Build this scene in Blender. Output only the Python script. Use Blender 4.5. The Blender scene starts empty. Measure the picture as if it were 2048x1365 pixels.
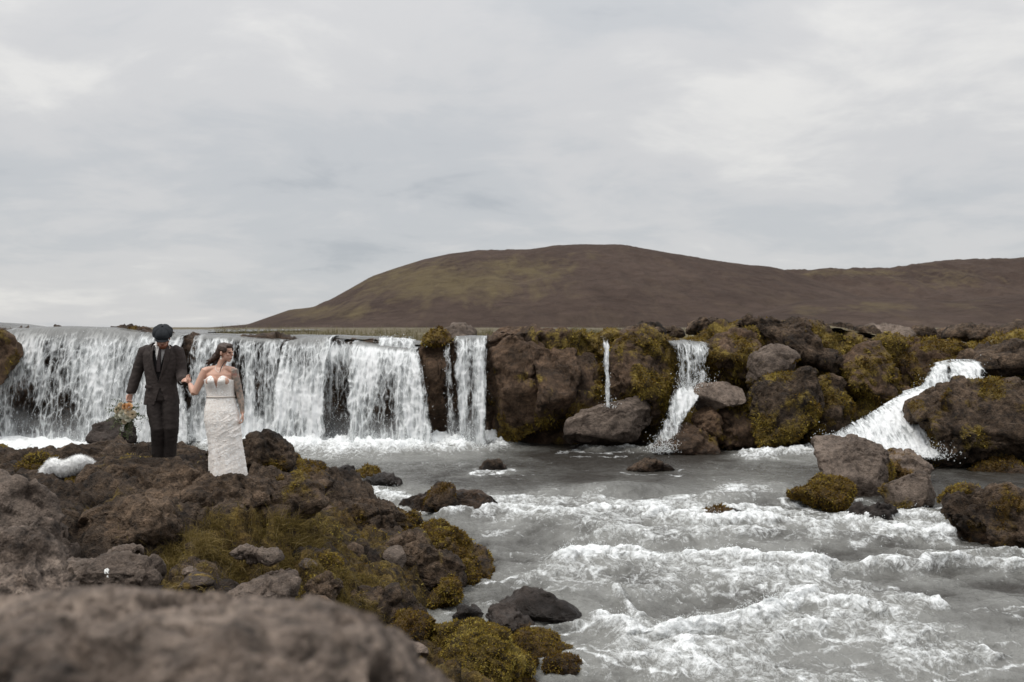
import bpy, bmesh, math, random
import numpy as np
from mathutils import Vector, Matrix

random.seed(7)
SC = bpy.context.scene
COL = SC.collection
R = math.radians

# ------------------------------------------------------------------ camera, sky, sun, exposure
F = 2048 * 35.0 / 36.0          # focal length in photograph pixels
HZ = 655.0                      # horizon row in the photograph
CZ = 2.95                       # eye height above the pool
cam_d = bpy.data.cameras.new('camera')
cam = bpy.data.objects.new('camera', cam_d)
COL.objects.link(cam)
cam.location = (0, 0, CZ)
cam.rotation_euler = (R(90), 0, 0)
cam_d.sensor_width = 36
cam_d.lens = 35
cam_d.shift_y = -(682.5 - HZ) / 2048
cam_d.clip_start = 0.05
cam_d.clip_end = 20000
cam_d.dof.use_dof = True
cam_d.dof.focus_distance = 12.6
cam_d.dof.aperture_fstop = 3.2
SC.camera = cam

SUN_EL, SUN_AZ = R(65), R(238)      # azimuth clockwise from +Y (north)
world = bpy.data.worlds.new('World')
SC.world = world
world.use_nodes = True
wn = world.node_tree
wn.nodes.clear()


def node(nt, t, ins=None, **props):
    n = nt.nodes.new(t)
    for k, v in props.items():
        setattr(n, k, v)
    if ins:
        for k, v in ins.items():
            s = n.inputs[k]
            if isinstance(v, bpy.types.NodeSocket):
                nt.links.new(v, s)
            else:
                s.default_value = v
    return n


def ramp(nt, fac, stops, interp='LINEAR'):
    n = nt.nodes.new('ShaderNodeValToRGB')
    n.color_ramp.interpolation = interp
    el = n.color_ramp.elements
    while len(el) < len(stops):
        el.new(0.5)
    for e, (p, c) in zip(el, stops):
        e.position = p
        e.color = (c, c, c, 1) if isinstance(c, (int, float)) else (*c, 1)
    nt.links.new(fac, n.inputs[0])
    return n.outputs[0]


def math_(nt, op, a, b=None, c=None, clamp=False):
    n = nt.nodes.new('ShaderNodeMath')
    n.operation = op
    n.use_clamp = clamp
    for i, v in enumerate((a, b, c)):
        if v is None:
            continue
        if isinstance(v, bpy.types.NodeSocket):
            nt.links.new(v, n.inputs[i])
        else:
            n.inputs[i].default_value = v
    return n.outputs[0]


def mixc(nt, fac, a, b, mode='MIX'):
    n = nt.nodes.new('ShaderNodeMix')
    n.data_type = 'RGBA'
    n.blend_type = mode
    for k, v in ((0, fac), (6, a), (7, b)):
        if isinstance(v, bpy.types.NodeSocket):
            nt.links.new(v, n.inputs[k])
        else:
            n.inputs[k].default_value = v if k == 0 else (*v, 1)
    return n.outputs[2]


def noise_(nt, vec, scale, detail=6, rough=0.55, dist=0.0):
    return node(nt, 'ShaderNodeTexNoise', {'Vector': vec, 'Scale': scale, 'Detail': detail,
                                           'Roughness': rough, 'Distortion': dist}).outputs[0]


def build_sky():
    nt = wn
    tc = node(nt, 'ShaderNodeTexCoord')
    d = tc.outputs['Generated']
    sep = node(nt, 'ShaderNodeSeparateXYZ', {0: d})
    zc = math_(nt, 'MAXIMUM', sep.outputs[2], 0.0)
    den = math_(nt, 'ADD', zc, 0.20)
    pl = node(nt, 'ShaderNodeCombineXYZ', {0: math_(nt, 'DIVIDE', sep.outputs[0], den),
                                           1: math_(nt, 'DIVIDE', sep.outputs[1], den), 2: 5.2}).outputs[0]
    big = noise_(nt, pl, 0.75, 5, 0.52, 0.35)
    mid = noise_(nt, pl, 2.3, 7, 0.58, 0.45)
    fine = noise_(nt, pl, 6.0, 6, 0.6, 0.2)
    s = math_(nt, 'MULTIPLY_ADD', mid, 0.45, math_(nt, 'MULTIPLY', big, 0.75))
    s = math_(nt, 'MULTIPLY_ADD', fine, 0.10, s)            # about 0.3 .. 1.0
    cl = ramp(nt, s, [(0.45, (0.46, 0.484, 0.512)), (0.57, (0.555, 0.570, 0.588)), (0.69, (0.63, 0.63, 0.635)),
                      (0.84, (0.77, 0.76, 0.74))], 'EASE')
    # an overcast sky grows brighter towards the zenith
    el = math_(nt, 'MULTIPLY_ADD', math_(nt, 'POWER', zc, 2.5), 2.2, 0.89)
    elc = node(nt, 'ShaderNodeCombineXYZ', {0: el, 1: el, 2: el}).outputs[0]
    cl = mixc(nt, 1.0, cl, elc, 'MULTIPLY')
    sky = node(nt, 'ShaderNodeTexSky', sky_type='NISHITA', sun_disc=False, sun_elevation=SUN_EL,
               sun_rotation=SUN_AZ, altitude=600.0)
    skyc = mixc(nt, 1.0, sky.outputs[0], (0.08, 0.08, 0.08), 'MULTIPLY')
    allc = mixc(nt, 0.93, skyc, cl)
    bg = node(nt, 'ShaderNodeBackground', {'Color': allc, 'Strength': 1.0})
    out = node(nt, 'ShaderNodeOutputWorld', {'Surface': bg.outputs[0]})


build_sky()
sun_d = bpy.data.lights.new('sun', 'SUN')
sun_d.energy = 1.5
sun_d.angle = R(16)
sun_d.color = (1.0, 0.96, 0.9)
sun = bpy.data.objects.new('sun', sun_d)
COL.objects.link(sun)
sdir = Vector((math.sin(SUN_AZ) * math.cos(SUN_EL), math.cos(SUN_AZ) * math.cos(SUN_EL), math.sin(SUN_EL)))
sun.rotation_euler = sdir.to_track_quat('Z', 'Y').to_euler()
sun.location = (0, 0, 30)
vs = SC.view_settings
vs.view_transform = 'Standard'
vs.look = 'None'
vs.exposure = 0.2
vs.gamma = 1.0
vs.use_curve_mapping = False
SC.cycles.use_denoising = True
SC.cycles.max_bounces = 6
SC.cycles.transparent_max_bounces = 24
SC.cycles.caustics_reflective = False
SC.cycles.caustics_refractive = False

# ------------------------------------------------------------------ numpy noise
_rs = np.random.RandomState(11)
_perm = _rs.permutation(256).astype(np.int32)
_perm = np.concatenate([_perm, _perm])
_g = _rs.normal(size=(256, 3)).astype(np.float32)
_g /= np.linalg.norm(_g, axis=1, keepdims=True)
_jit = _rs.rand(256, 3).astype(np.float32)


def perlin(p):
    p = np.asarray(p, np.float32)
    i = np.floor(p).astype(np.int32)
    f = p - i
    u = f * f * f * (f * (f * 6 - 15) + 10)
    x0, y0, z0 = i[:, 0] & 255, i[:, 1] & 255, i[:, 2] & 255
    x1, y1, z1 = (x0 + 1) & 255, (y0 + 1) & 255, (z0 + 1) & 255
    out = 0
    for dx, xx in ((0, x0), (1, x1)):
        a = _perm[xx]
        wx = u[:, 0] if dx else 1 - u[:, 0]
        for dy, yy in ((0, y0), (1, y1)):
            b = _perm[a + yy]
            wy = wx * (u[:, 1] if dy else 1 - u[:, 1])
            for dz, zz in ((0, z0), (1, z1)):
                g = _g[_perm[b + zz]]
                dot = g[:, 0] * (f[:, 0] - dx) + g[:, 1] * (f[:, 1] - dy) + g[:, 2] * (f[:, 2] - dz)
                out = out + dot * (wy * (u[:, 2] if dz else 1 - u[:, 2]))
    return out * 1.5


def fbm(p, octv=5, gain=0.5, lac=2.07, ridge=False):
    p = np.asarray(p, np.float32)
    s, a, tot = 0, 1.0, 0
    for k in range(octv):
        n = perlin(p + 17.3 * k)
        if ridge:
            n = 1 - 2 * np.abs(n)
        s = s + a * n
        tot += a
        a *= gain
        p = p * lac
    return s / tot


def worley(p):
    p = np.asarray(p, np.float32)
    i = np.floor(p).astype(np.int32)
    f = p - i
    f1 = np.full(len(p), 9, np.float32)
    f2 = np.full(len(p), 9, np.float32)
    for dx in (-1, 0, 1):
        a = _perm[(i[:, 0] + dx) & 255]
        for dy in (-1, 0, 1):
            b = _perm[a + ((i[:, 1] + dy) & 255)]
            for dz in (-1, 0, 1):
                j = _jit[_perm[b + ((i[:, 2] + dz) & 255)]]
                d = (j[:, 0] + dx - f[:, 0]) ** 2 + (j[:, 1] + dy - f[:, 1]) ** 2 + (j[:, 2] + dz - f[:, 2]) ** 2
                f2 = np.minimum(f2, np.maximum(f1, d))
                f1 = np.minimum(f1, d)
    return np.sqrt(f1), np.sqrt(f2)


def facets(p, seed=0):
    """piecewise tilted planes: a chiselled, fractured surface (about -0.5 .. 0.5)"""
    p = np.asarray(p, np.float32)
    i = np.floor(p).astype(np.int32)
    f = p - i
    f1 = np.full(len(p), 9, np.float32)
    val = np.zeros(len(p), np.float32)
    for dx in (-1, 0, 1):
        a = _perm[(i[:, 0] + dx + seed) & 255]
        for dy in (-1, 0, 1):
            b = _perm[a + ((i[:, 1] + dy) & 255)]
            for dz in (-1, 0, 1):
                h = _perm[b + ((i[:, 2] + dz) & 255)]
                j = _jit[h]
                ex, ey, ez = j[:, 0] + dx - f[:, 0], j[:, 1] + dy - f[:, 1], j[:, 2] + dz - f[:, 2]
                d = ex ** 2 + ey ** 2 + ez ** 2
                g = _g[_perm[h + 57]]
                v = (g[:, 0] * ex + g[:, 1] * ey + g[:, 2] * ez) + (_jit[h, 0] - .5) * .35
                k = d < f1
                f1 = np.where(k, d, f1)
                val = np.where(k, v, val)
    return val


def sstep(a, b, x):
    t = np.clip((x - a) / (b - a), 0, 1)
    return t * t * (3 - 2 * t)


# ------------------------------------------------------------------ mesh helpers
def np_mesh(name, V, faces, smooth=True, attrs=None, uv=None):
    me = bpy.data.meshes.new(name)
    V = np.ascontiguousarray(V, np.float32)
    faces = np.ascontiguousarray(faces, np.int32)
    n, k = faces.shape
    me.vertices.add(len(V))
    me.vertices.foreach_set('co', V.ravel())
    me.loops.add(n * k)
    me.loops.foreach_set('vertex_index', faces.ravel())
    me.polygons.add(n)
    me.polygons.foreach_set('loop_start', np.arange(0, n * k, k, dtype=np.int32))
    if smooth:
        me.polygons.foreach_set('use_smooth', np.ones(n, bool))
    for a, v in (attrs or {}).items():
        at = me.attributes.new(a, 'FLOAT', 'POINT')
        at.data.foreach_set('value', np.ascontiguousarray(v, np.float32))
    if uv is not None:
        l = me.uv_layers.new(name='UVMap')
        l.data.foreach_set('uv', np.ascontiguousarray(uv[faces.ravel()], np.float32).ravel())
    me.update()
    me.validate()
    return me


def link(name, me, mat=None, parent=None, loc=None):
    o = bpy.data.objects.new(name, me)
    COL.objects.link(o)
    if mat and me is not None:
        me.materials.clear()
        me.materials.append(mat)
    if parent:
        o.parent = parent
    if loc:
        o.location = loc
    return o


def tag(o, label=None, cat=None, group=None, kind=None):
    if label:
        o['label'] = label
    if cat:
        o['category'] = cat
    if group:
        o['group'] = group
    if kind:
        o['kind'] = kind
    return o


def grid_faces(nr, nc):
    a = np.arange(nr * nc).reshape(nr, nc)
    return np.stack([a[:-1, :-1], a[:-1, 1:], a[1:, 1:], a[1:, :-1]], -1).reshape(-1, 4)


def grid_normals(P3):
    du = np.gradient(P3, axis=1)
    dv = np.gradient(P3, axis=0)
    n = np.cross(du, dv)
    return n / (np.linalg.norm(n, axis=2, keepdims=True) + 1e-9)


def at(px, py, D):
    return np.array([(px - 1024) / F * D, D, CZ - (py - HZ) / F * D])


# ------------------------------------------------------------------ materials
def new_mat(name):
    m = bpy.data.materials.new(name)
    m.use_nodes = True
    nt = m.node_tree
    nt.nodes.clear()
    out = nt.nodes.new('ShaderNodeOutputMaterial')
    return m, nt, out


def attr(nt, name):
    return node(nt, 'ShaderNodeAttribute', attribute_name=name).outputs['Fac']


def rock_material(name, dark, light, bump=0.9, scale=1.0, pits=0.35, mot=1.0):
    m, nt, out = new_mat(name)
    pos = node(nt, 'ShaderNodeNewGeometry').outputs['Position']
    rnd = node(nt, 'ShaderNodeObjectInfo').outputs['Random']
    n1 = noise_(nt, pos, 1.5 * scale, 5, 0.65, 0.3)
    n2 = noise_(nt, pos, 10 * scale, 6, 0.72)
    n3 = noise_(nt, pos, 60 * scale, 2, 0.6)
    base = mixc(nt, ramp(nt, n1, [(0.38, 0.0), (0.62, 1.0)]), dark, light)
    mott = ramp(nt, n2, [(0.36, 1 - .70 * mot), (0.47, 1 - .15 * mot), (0.56, 1 + .25 * mot), (0.66, 1 + .8 * mot)])
    base = mixc(nt, 1.0, base, mott, 'MULTIPLY')
    base = mixc(nt, 1.0, base, ramp(nt, n3, [(0.3, 0.72), (0.7, 1.25)]), 'MULTIPLY')
    rv = math_(nt, 'MULTIPLY_ADD', rnd, 0.6, 0.72)
    rvc = node(nt, 'ShaderNodeCombineXYZ', {0: rv, 1: rv, 2: rv}).outputs[0]
    base = mixc(nt, 1.0, base, rvc, 'MULTIPLY')
    # moss
    ms = attr(nt, 'moss')
    rust = attr(nt, 'rust')
    mt = noise_(nt, pos, 4.0, 6, 0.74, 0.5)
    mf = math_(nt, 'ADD', ms, math_(nt, 'MULTIPLY_ADD', n2, 0.7, math_(nt, 'MULTIPLY_ADD', mt, 0.7, -0.70)))
    mf = ramp(nt, mf, [(0.40, 0.0), (0.56, 1.0)])
    mcol = ramp(nt, mt, [(0.36, (0.026, 0.017, 0.006)), (0.47, (0.084, 0.056, 0.014)), (0.57, (0.180, 0.127, 0.028)),
                         (0.70, (0.320, 0.240, 0.058))])
    mrust = ramp(nt, mt, [(0.32, (0.024, 0.015, 0.007)), (0.5, (0.085, 0.048, 0.014)), (0.70, (0.190, 0.116, 0.030))])
    mcol = mixc(nt, rust, mcol, mrust)
    mh = noise_(nt, pos, 38, 3, 0.7)
    mcol = mixc(nt, 1.0, mcol, ramp(nt, mh, [(0.3, 0.45), (0.7, 1.4)]), 'MULTIPLY')
    colr = mixc(nt, mf, base, mcol)
    wet = attr(nt, 'wet')
    wcol = mixc(nt, 1.0, colr, (0.60, 0.55, 0.50), 'MULTIPLY')
    colr = mixc(nt, wet, colr, wcol)
    rough = math_(nt, 'MULTIPLY_ADD', wet, -0.48, 0.86)
    # fine relief: knobbly, pitted lava
    vor = node(nt, 'ShaderNodeTexVoronoi', {'Vector': pos, 'Scale': 24 * scale}, feature='F1').outputs[0]
    pit = ramp(nt, vor, [(0.0, 0.0), (0.40, 1.0)])
    hb = math_(nt, 'MULTIPLY_ADD', pit, pits, math_(nt, 'MULTIPLY_ADD', n2, 1.9, math_(nt, 'MULTIPLY', n3, 0.4)))
    b = node(nt, 'ShaderNodeBump', {'Strength': bump, 'Distance': 0.10 / scale, 'Height': hb})
    bs = node(nt, 'ShaderNodeBsdfPrincipled', {'Base Color': colr, 'Roughness': rough, 'Normal': b.outputs[0]})
    bs.inputs['Specular IOR Level'].default_value = 0.3
    nt.links.new(bs.outputs[0], out.inputs[0])
    return m


ROCK = rock_material('lava_rock', (0.026, 0.0162, 0.0096), (0.128, 0.087, 0.057))
ROCK_GREY = rock_material('grey_lava_rock', (0.075, 0.056, 0.044), (0.165, 0.128, 0.102), bump=0.55, pits=0.6, mot=.55)
ROCK_DARK = rock_material('dark_basalt', (0.020, 0.015, 0.0125), (0.050, 0.039, 0.033), bump=0.5, pits=0.1, mot=.5)
CLIFF = rock_material('cliff_rock', (0.046, 0.028, 0.016), (0.140, 0.088, 0.055), bump=0.7, pits=0.15, mot=.75)
NEAR = rock_material('near_lava_rock', (0.075, 0.054, 0.041), (0.33, 0.26, 0.21), bump=1.0, scale=1.8, pits=0.6)


# ------------------------------------------------------------------ water level of the river
def wlev(D):
    """still level of the river: a flat pool below the falls, then rapids running down to the camera"""
    D = np.asarray(D, float)
    return -0.85 * (0.22 * sstep(18.6, 17.0, D) + 0.36 * sstep(16.6, 12.8, D) + 0.42 * sstep(13.0, 8.5, D))


_Dt = np.linspace(3.0, 60, 6000)
_pyt = HZ + F * (CZ - wlev(_Dt)) / _Dt


def water_D(py):
    return np.interp(np.asarray(py, float), _pyt[::-1], _Dt[::-1])


# ------------------------------------------------------------------ rocks
_ico = {}


def ico(sub):
    if sub not in _ico:
        bm = bmesh.new()
        bmesh.ops.create_icosphere(bm, subdivisions=sub, radius=1)
        V = np.array([v.co[:] for v in bm.verts])
        Fc = np.array([[v.index for v in f.verts] for f in bm.faces])
        bm.free()
        V /= np.linalg.norm(V, axis=1, keepdims=True)
        _ico[sub] = (V, Fc)
    return _ico[sub]


def vnormals(V, Fc):
    fn = np.cross(V[Fc[:, 1]] - V[Fc[:, 0]], V[Fc[:, 2]] - V[Fc[:, 0]])
    n = np.zeros_like(V)
    for k in range(3):
        for c in range(3):
            n[:, c] += np.bincount(Fc[:, k], fn[:, c], len(V))
    return n / (np.linalg.norm(n, axis=1, keepdims=True) + 1e-12)


ROCKS = []      # (V, N, moss) kept for scattering moss tufts


def outline_rock(name, pts, D, T, label, mat=None, moss=0.0, rust=0.3, sub=5, seed=None, facet=0.7, rough=1.0,
                 wl=None, cat='boulder', group=None, mossdir='any', lumpy=1.0, crag=0.0, tuft=True):
    """a boulder of real depth T whose face towards the viewpoint has the given outline (photograph pixels, at distance D)"""
    seed = seed if seed is not None else (hash((round(pts[0][0]), round(pts[0][1]), len(pts))) % 9973)
    rs = np.random.RandomState(seed)
    Q = np.array([at(x, y, D) for x, y in pts])
    X, Z = Q[:, 0], Q[:, 2]
    # polygon centroid
    x2, z2 = np.roll(X, -1), np.roll(Z, -1)
    cr = X * z2 - x2 * Z
    A = cr.sum() / 2
    cx = ((X + x2) * cr).sum() / (6 * A)
    cz = ((Z + z2) * cr).sum() / (6 * A)
    # resample the outline to a radius for each direction
    tt = np.linspace(0, 1, 40, endpoint=False)
    ex = np.concatenate([X[i] + (x2[i] - X[i]) * tt for i in range(len(X))]) - cx
    ez = np.concatenate([Z[i] + (z2[i] - Z[i]) * tt for i in range(len(X))]) - cz
    th = np.arctan2(ez, ex)
    rr = np.hypot(ex, ez)
    bins = np.linspace(-math.pi, math.pi, 181)
    rad = np.zeros(180)
    ib = np.clip(((th + math.pi) / (2 * math.pi) * 180).astype(int), 0, 179)
    for b in range(180):
        s = rr[ib == b]
        rad[b] = s.max() if len(s) else np.nan
    ok = ~np.isnan(rad)
    idx = np.arange(180)
    rad = np.interp(idx, np.concatenate([idx[ok] - 180, idx[ok], idx[ok] + 180]), np.tile(rad[ok], 3))
    k = np.array([1, 2, 1]) / 4
    rad = np.convolve(np.concatenate([rad[-1:], rad, rad[:1]]), k, 'valid')
    U, Fc = ico(sub)
    a = np.arctan2(U[:, 2], U[:, 0])
    s = np.hypot(U[:, 0], U[:, 2])
    fb = (a + math.pi) / (2 * math.pi) * 180 - 0.5
    r = np.interp(fb, np.concatenate([[-1], idx, [180]]), np.concatenate([rad[-1:], rad, rad[:1]]))
    sp = s ** 0.62                      # boxier than an ellipsoid
    yp = np.sign(U[:, 1]) * np.abs(U[:, 1]) ** 0.75
    # push the waist backwards with height so that tops recede like real boulders
    V = np.stack([np.cos(a) * r * sp, yp * T / 2, np.sin(a) * r * sp], 1)
    rm = rad.mean()
    hmax = V[:, 2].max()
    V[:, 1] += 0.35 * T * (V[:, 2] / (hmax + 1e-6)) * (V[:, 1] < 0) * np.clip(-U[:, 1], 0, 1)
    # broad flat facets on the front, top and back
    for q in range(int(11 * facet) + 2):
        n = rs.normal(size=3)
        n[1] = n[1] * 1.0 - (0.9 if q % 2 == 0 else -0.2)
        n[2] += 0.25
        n[0] *= 0.55
        n /= np.linalg.norm(n)
        if abs(n[1]) < 0.3:
            n[1] -= 0.5
            n /= np.linalg.norm(n)
        dd = V @ n
        lim = dd.max() * rs.uniform(0.50, 0.82)
        ov = np.clip(dd - lim, 0, None)
        V -= n[None] * (ov * 0.97 * min(1, facet + .15))[:, None]
    c = np.array([cx, D + 0.12 * T, cz])
    # the back slopes away so that the crown stays where the outline puts it
    bk = np.clip(V[:, 1] + 0.12 * T, 0, None)
    V[:, 2] -= bk / D * np.clip(CZ - (V[:, 2] + cz), 0, None) * (V[:, 2] > 0)
    Wp = V + c
    N = vnormals(V, Fc)
    size = min(rm, 1.6)
    off = rs.rand(3) * 40
    big = fbm(Wp / (size * 0.9) + off, 3, 0.5)
    rg = fbm(Wp / (size * 0.55) + off + 9, 4, 0.5, ridge=True)
    det = fbm(Wp * 3.6 + off, 6, 0.62)
    dr = fbm(Wp * 4.5 + off + 3, 5, 0.62, ridge=True)
    f1, f2 = worley(Wp / (size * 0.42) + off + fbm(Wp / size + off, 2)[:, None] * 0.6)
    g1, g2 = worley(Wp * 3.3 + off + 0.35 * det[:, None])
    crease = sstep(0.0, 0.16, g2 - g1) - 1
    fa = facets(Wp / (size * 0.85) + off + 0.15 * big[:, None])
    fb = facets(Wp / (size * 0.30) + off + 0.25 * det[:, None], 9)
    disp = size * rough * (0.055 * lumpy * big + 0.03 * rg + 0.21 * fa + 0.07 * fb)
    disp = disp + rough * (0.055 * det + 0.038 * dr + 0.060 * crease * sstep(-.15, .2, big))
    disp = disp + size * 0.05 * lumpy * (np.clip(f2 - f1, 0, .5) - 0.2)
    if crag:
        cg = fbm(Wp * 3.1 + off, 6, 0.62, ridge=True)
        g1, g2 = worley(Wp * 4.6 + off)
        disp = disp + crag * (0.10 * cg + 0.08 * (g1 - 0.5))
    # vesicles
    v1, _ = worley(Wp * (9.0 if D > 5 else 13.0 if D > 2 else 12.0) + off)
    pm = sstep(0.05, 0.4, fbm(Wp * 1.3 + off + 5, 2) + 0.15)
    if D < 2:
        pm = sstep(-.25, .15, fbm(Wp * 4 + off + 5, 2))
    disp = disp - (0.030 if D > 5 else 0.024 if D > 2 else 0.05) * sstep(0.42, 0.12, v1) * pm
    Wp = Wp + N * disp[:, None]
    N = vnormals(Wp, Fc)
    # moss: grows in patches
    mp = fbm(Wp * 1.1 + off + 3, 4, 0.55)
    m = moss + 1.1 * mp
    if mossdir == 'low':
        m += 0.5 * (0.5 - (Wp[:, 2] - Wp[:, 2].min()) / (np.ptp(Wp[:, 2]) + 1e-6))
    elif mossdir == 'top':
        m += 0.6 * (N[:, 2] - 0.35)
    elif mossdir == 'side':
        m += 0.45 * (0.3 - N[:, 2])
    if moss <= 0:
        m = m * 0 - 1
    m = np.clip(m, 0, 1)
    cov = sstep(0.35, 0.7, m)
    h1, _ = worley(Wp * 11 + off)
    fz = fbm(Wp * 22, 3, 0.6)
    Wp = Wp + N * (cov * (0.03 * (0.75 - h1) + 0.016 * fz))[:, None]
    ru = np.clip(rust + 0.9 * fbm(Wp * 0.9 + off + 8, 3), 0, 1)
    base = wl if wl is not None else -9
    wet = sstep(0.20, 0.02, Wp[:, 2] - base + 0.08 * fbm(Wp * 3, 3)) if wl is not None else np.zeros(len(Wp))
    org = np.array([c[0], c[1], Wp[:, 2].min()])
    me = np_mesh(name, Wp - org, Fc, attrs={'moss': m, 'rust': ru, 'wet': wet})
    o = link(name, me, mat or ROCK, loc=tuple(org))
    tag(o, label, cat, group)
    if tuft and moss > 0:
        ROCKS.append((Wp, N, cov, Fc, D, ru))
    return o


# ------------------------------------------------------------------ hills and plateau
def ip(x, pts):
    pts = np.array(pts, float)
    return np.interp(x, pts[:, 0], pts[:, 1])


def smooth1(a, k):
    ker = np.hanning(k + 2)[1:-1]
    ker /= ker.sum()
    return np.convolve(np.pad(a, (k // 2, k - 1 - k // 2), 'edge'), ker, 'valid')


def hill_material():
    m, nt, out = new_mat('hillside')
    pos = node(nt, 'ShaderNodeNewGeometry').outputs['Position']
    n1 = noise_(nt, pos, 0.010, 8, 0.6, 0.4)
    n2 = noise_(nt, pos, 0.11, 9, 0.72, 0.6)
    stre = node(nt, 'ShaderNodeMapping', {'Vector': pos, 'Scale': (0.09, 0.022, 0.012), 'Rotation': (0, 0.5, 0)}).outputs[0]
    n3 = noise_(nt, stre, 1.0, 7, 0.66, 0.5)
    base = mixc(nt, ramp(nt, n1, [(0.35, 0.0), (0.65, 1.0)]), (0.048, 0.033, 0.0265), (0.072, 0.051, 0.041))
    base = mixc(nt, 1.0, base, ramp(nt, n2, [(0.32, 0.74), (0.5, 1.0), (0.68, 1.22)]), 'MULTIPLY')
    base = mixc(nt, ramp(nt, n3, [(0.50, 0.0), (0.70, 0.55)]), base, (0.088, 0.064, 0.046))
    g = attr(nt, 'green')
    gf = math_(nt, 'ADD', g, math_(nt, 'MULTIPLY_ADD', n3, 1.7, math_(nt, 'MULTIPLY_ADD', n2, 0.8, -1.25)))
    gf = ramp(nt, gf, [(0.33, 0.0), (0.88, 0.85)])
    gcol = mixc(nt, n2, (0.062, 0.047, 0.024), (0.150, 0.118, 0.066))
    colr = mixc(nt, gf, base, gcol)
    b = node(nt, 'ShaderNodeBump', {'Strength': 0.8, 'Distance': 4.0, 'Height': n2})
    bs = node(nt, 'ShaderNodeBsdfPrincipled', {'Base Color': colr, 'Roughness': 0.95, 'Normal': b.outputs[0]})
    bs.inputs['Specular IOR Level'].default_value = 0.1
    nt.links.new(bs.outputs[0], out.inputs[0])
    return m


HILL = hill_material()


def hill(name, sky, D0, D1, D2, nx, ny, x0, x1, green=None, gully=1.0):
    px = np.linspace(x0, x1, nx)
    sk = smooth1(ip(px, sky), 7)
    t = np.linspace(0, 1.6, ny)
    PX, T = np.meshgrid(px, t)
    SK = np.broadcast_to(sk, PX.shape)
    D = np.where(T < 1, D0 + (D1 - D0) * T, D1 + (D2 - D1) * (T - 1) / 0.6)
    zt = CZ + (HZ + 3 - SK) / F * D1
    prof = np.where(T < 1, 0.5 * T + 0.5 * np.sin(np.clip(T, 0, 1) * math.pi / 2), 1 - 0.75 * sstep(0, 1, (T - 1) / 0.6))
    X = (PX - 1024) / F * D
    Z = 2.2 + np.maximum(zt - 2.2, 0) * prof
    V = np.stack([X, D, Z], -1).reshape(-1, 3)
    amp = np.clip((zt - 3) / 40, 0, 1) * np.sin(np.clip(T, 0, 1) * math.pi) + 0.06
    gl = fbm(V * np.array([0.022, 0.006, 0.01]) + 3, 5, 0.5, ridge=True)
    V[:, 2] += (gully * amp.reshape(-1) * (3.4 * gl + 3.0 * fbm(V * 0.012, 4) + 1.5 * fbm(V * np.array([.07, .025, .04]), 5, .6, ridge=True)))
    gr = np.zeros(len(V))
    if green is not None:
        spy = HZ - (V[:, 2] - CZ) / V[:, 1] * F
        spx = 1024 + V[:, 0] / V[:, 1] * F
        for gx, gy, rx, ry, a in green:
            gr = np.maximum(gr, a * np.exp(-(((spx - gx) / rx) ** 2 + ((spy - gy) / ry) ** 2)))
    me = np_mesh(name, V, grid_faces(ny, nx)[:, ::-1], attrs={'green': gr})
    return tag(link(name, me, HILL), kind='structure')


hill('hill', [(200, 664), (380, 661), (430, 658), (495, 653), (580, 624), (625, 619), (660, 605), (700, 582), (740, 558), (790, 541),
              (845, 523), (900, 511), (960, 505), (1060, 502), (1120, 494), (1170, 492), (1250, 494), (1310, 505), (1384, 518),
              (1480, 533), (1540, 540), (1600, 556), (1700, 590), (1800, 630), (1900, 660)], 400, 720, 900, 640, 200, 150, 1950,
     green=[(880, 565, 230, 48, 0.9), (1050, 535, 120, 30, 0.75), (660, 625, 150, 24, 0.65), (1180, 512, 60, 12, .5)])
hill('hill', [(1200, 655), (1300, 640), (1450, 580), (1580, 550), (1650, 544), (1720, 546), (1800, 540), (1850, 533), (1950, 526),
              (2048, 520), (2200, 512), (2500, 530), (2900, 600), (3200, 655)], 620, 1150, 1500, 380, 110, 1150, 3300,
     green=[(1700, 546, 150, 8, 0.7), (1900, 560, 160, 30, .45)], gully=2.2)
hill('hill', [(1300, 657), (1420, 652), (1520, 628), (1600, 606), (1700, 598), (1800, 600), (1900, 606), (2048, 592), (2200, 600),
              (2500, 655)], 330, 470, 600, 300, 90, 1250, 2600,
     green=[(1620, 622, 80, 14, .5), (1750, 615, 120, 16, .5), (1960, 610, 90, 18, .4)], gully=1.6)


def ground_material():
    m, nt, out = new_mat('heath')
    pos = node(nt, 'ShaderNodeNewGeometry').outputs['Position']
    n1 = noise_(nt, pos, 0.35, 8, 0.65)
    n2 = noise_(nt, pos, 4.0, 6, 0.65)
    c = ramp(nt, n1, [(0.33, (0.045, 0.033, 0.022)), (0.47, (0.082, 0.064, 0.034)), (0.6, (0.115, 0.095, 0.05)),
                      (0.72, (0.145, 0.122, 0.075))])
    c = mixc(nt, 1.0, c, ramp(nt, n2, [(0.3, 0.7), (0.7, 1.25)]), 'MULTIPLY')
    b = node(nt, 'ShaderNodeBump', {'Strength': 0.6, 'Distance': 0.06, 'Height': n2})
    bs = node(nt, 'ShaderNodeBsdfPrincipled', {'Base Color': c, 'Roughness': 0.95, 'Normal': b.outputs[0]})
    nt.links.new(bs.outputs[0], out.inputs[0])
    return m


HEATH = ground_material()

# rock lip of the falls, photograph rows along the cliff line
LIP = [(-500, 650), (-60, 652), (0, 662), (250, 668), (370, 676), (560, 680), (660, 680), (760, 684), (835, 694), (890, 688),
       (975, 680), (1000, 664), (1150, 668), (1200, 682), (1230, 670), (1330, 674), (1345, 688), (1415, 688), (1432, 668),
       (1500, 652), (1600, 652), (1700, 668), (1800, 690), (1850, 728), (1950, 730), (1985, 690), (2100, 672), (2600, 655)]
YC = 25.2


def lip_z(X):
    px = 1024 + X / YC * F
    return CZ - (smooth1_ip(px) - HZ) / F * YC


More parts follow.
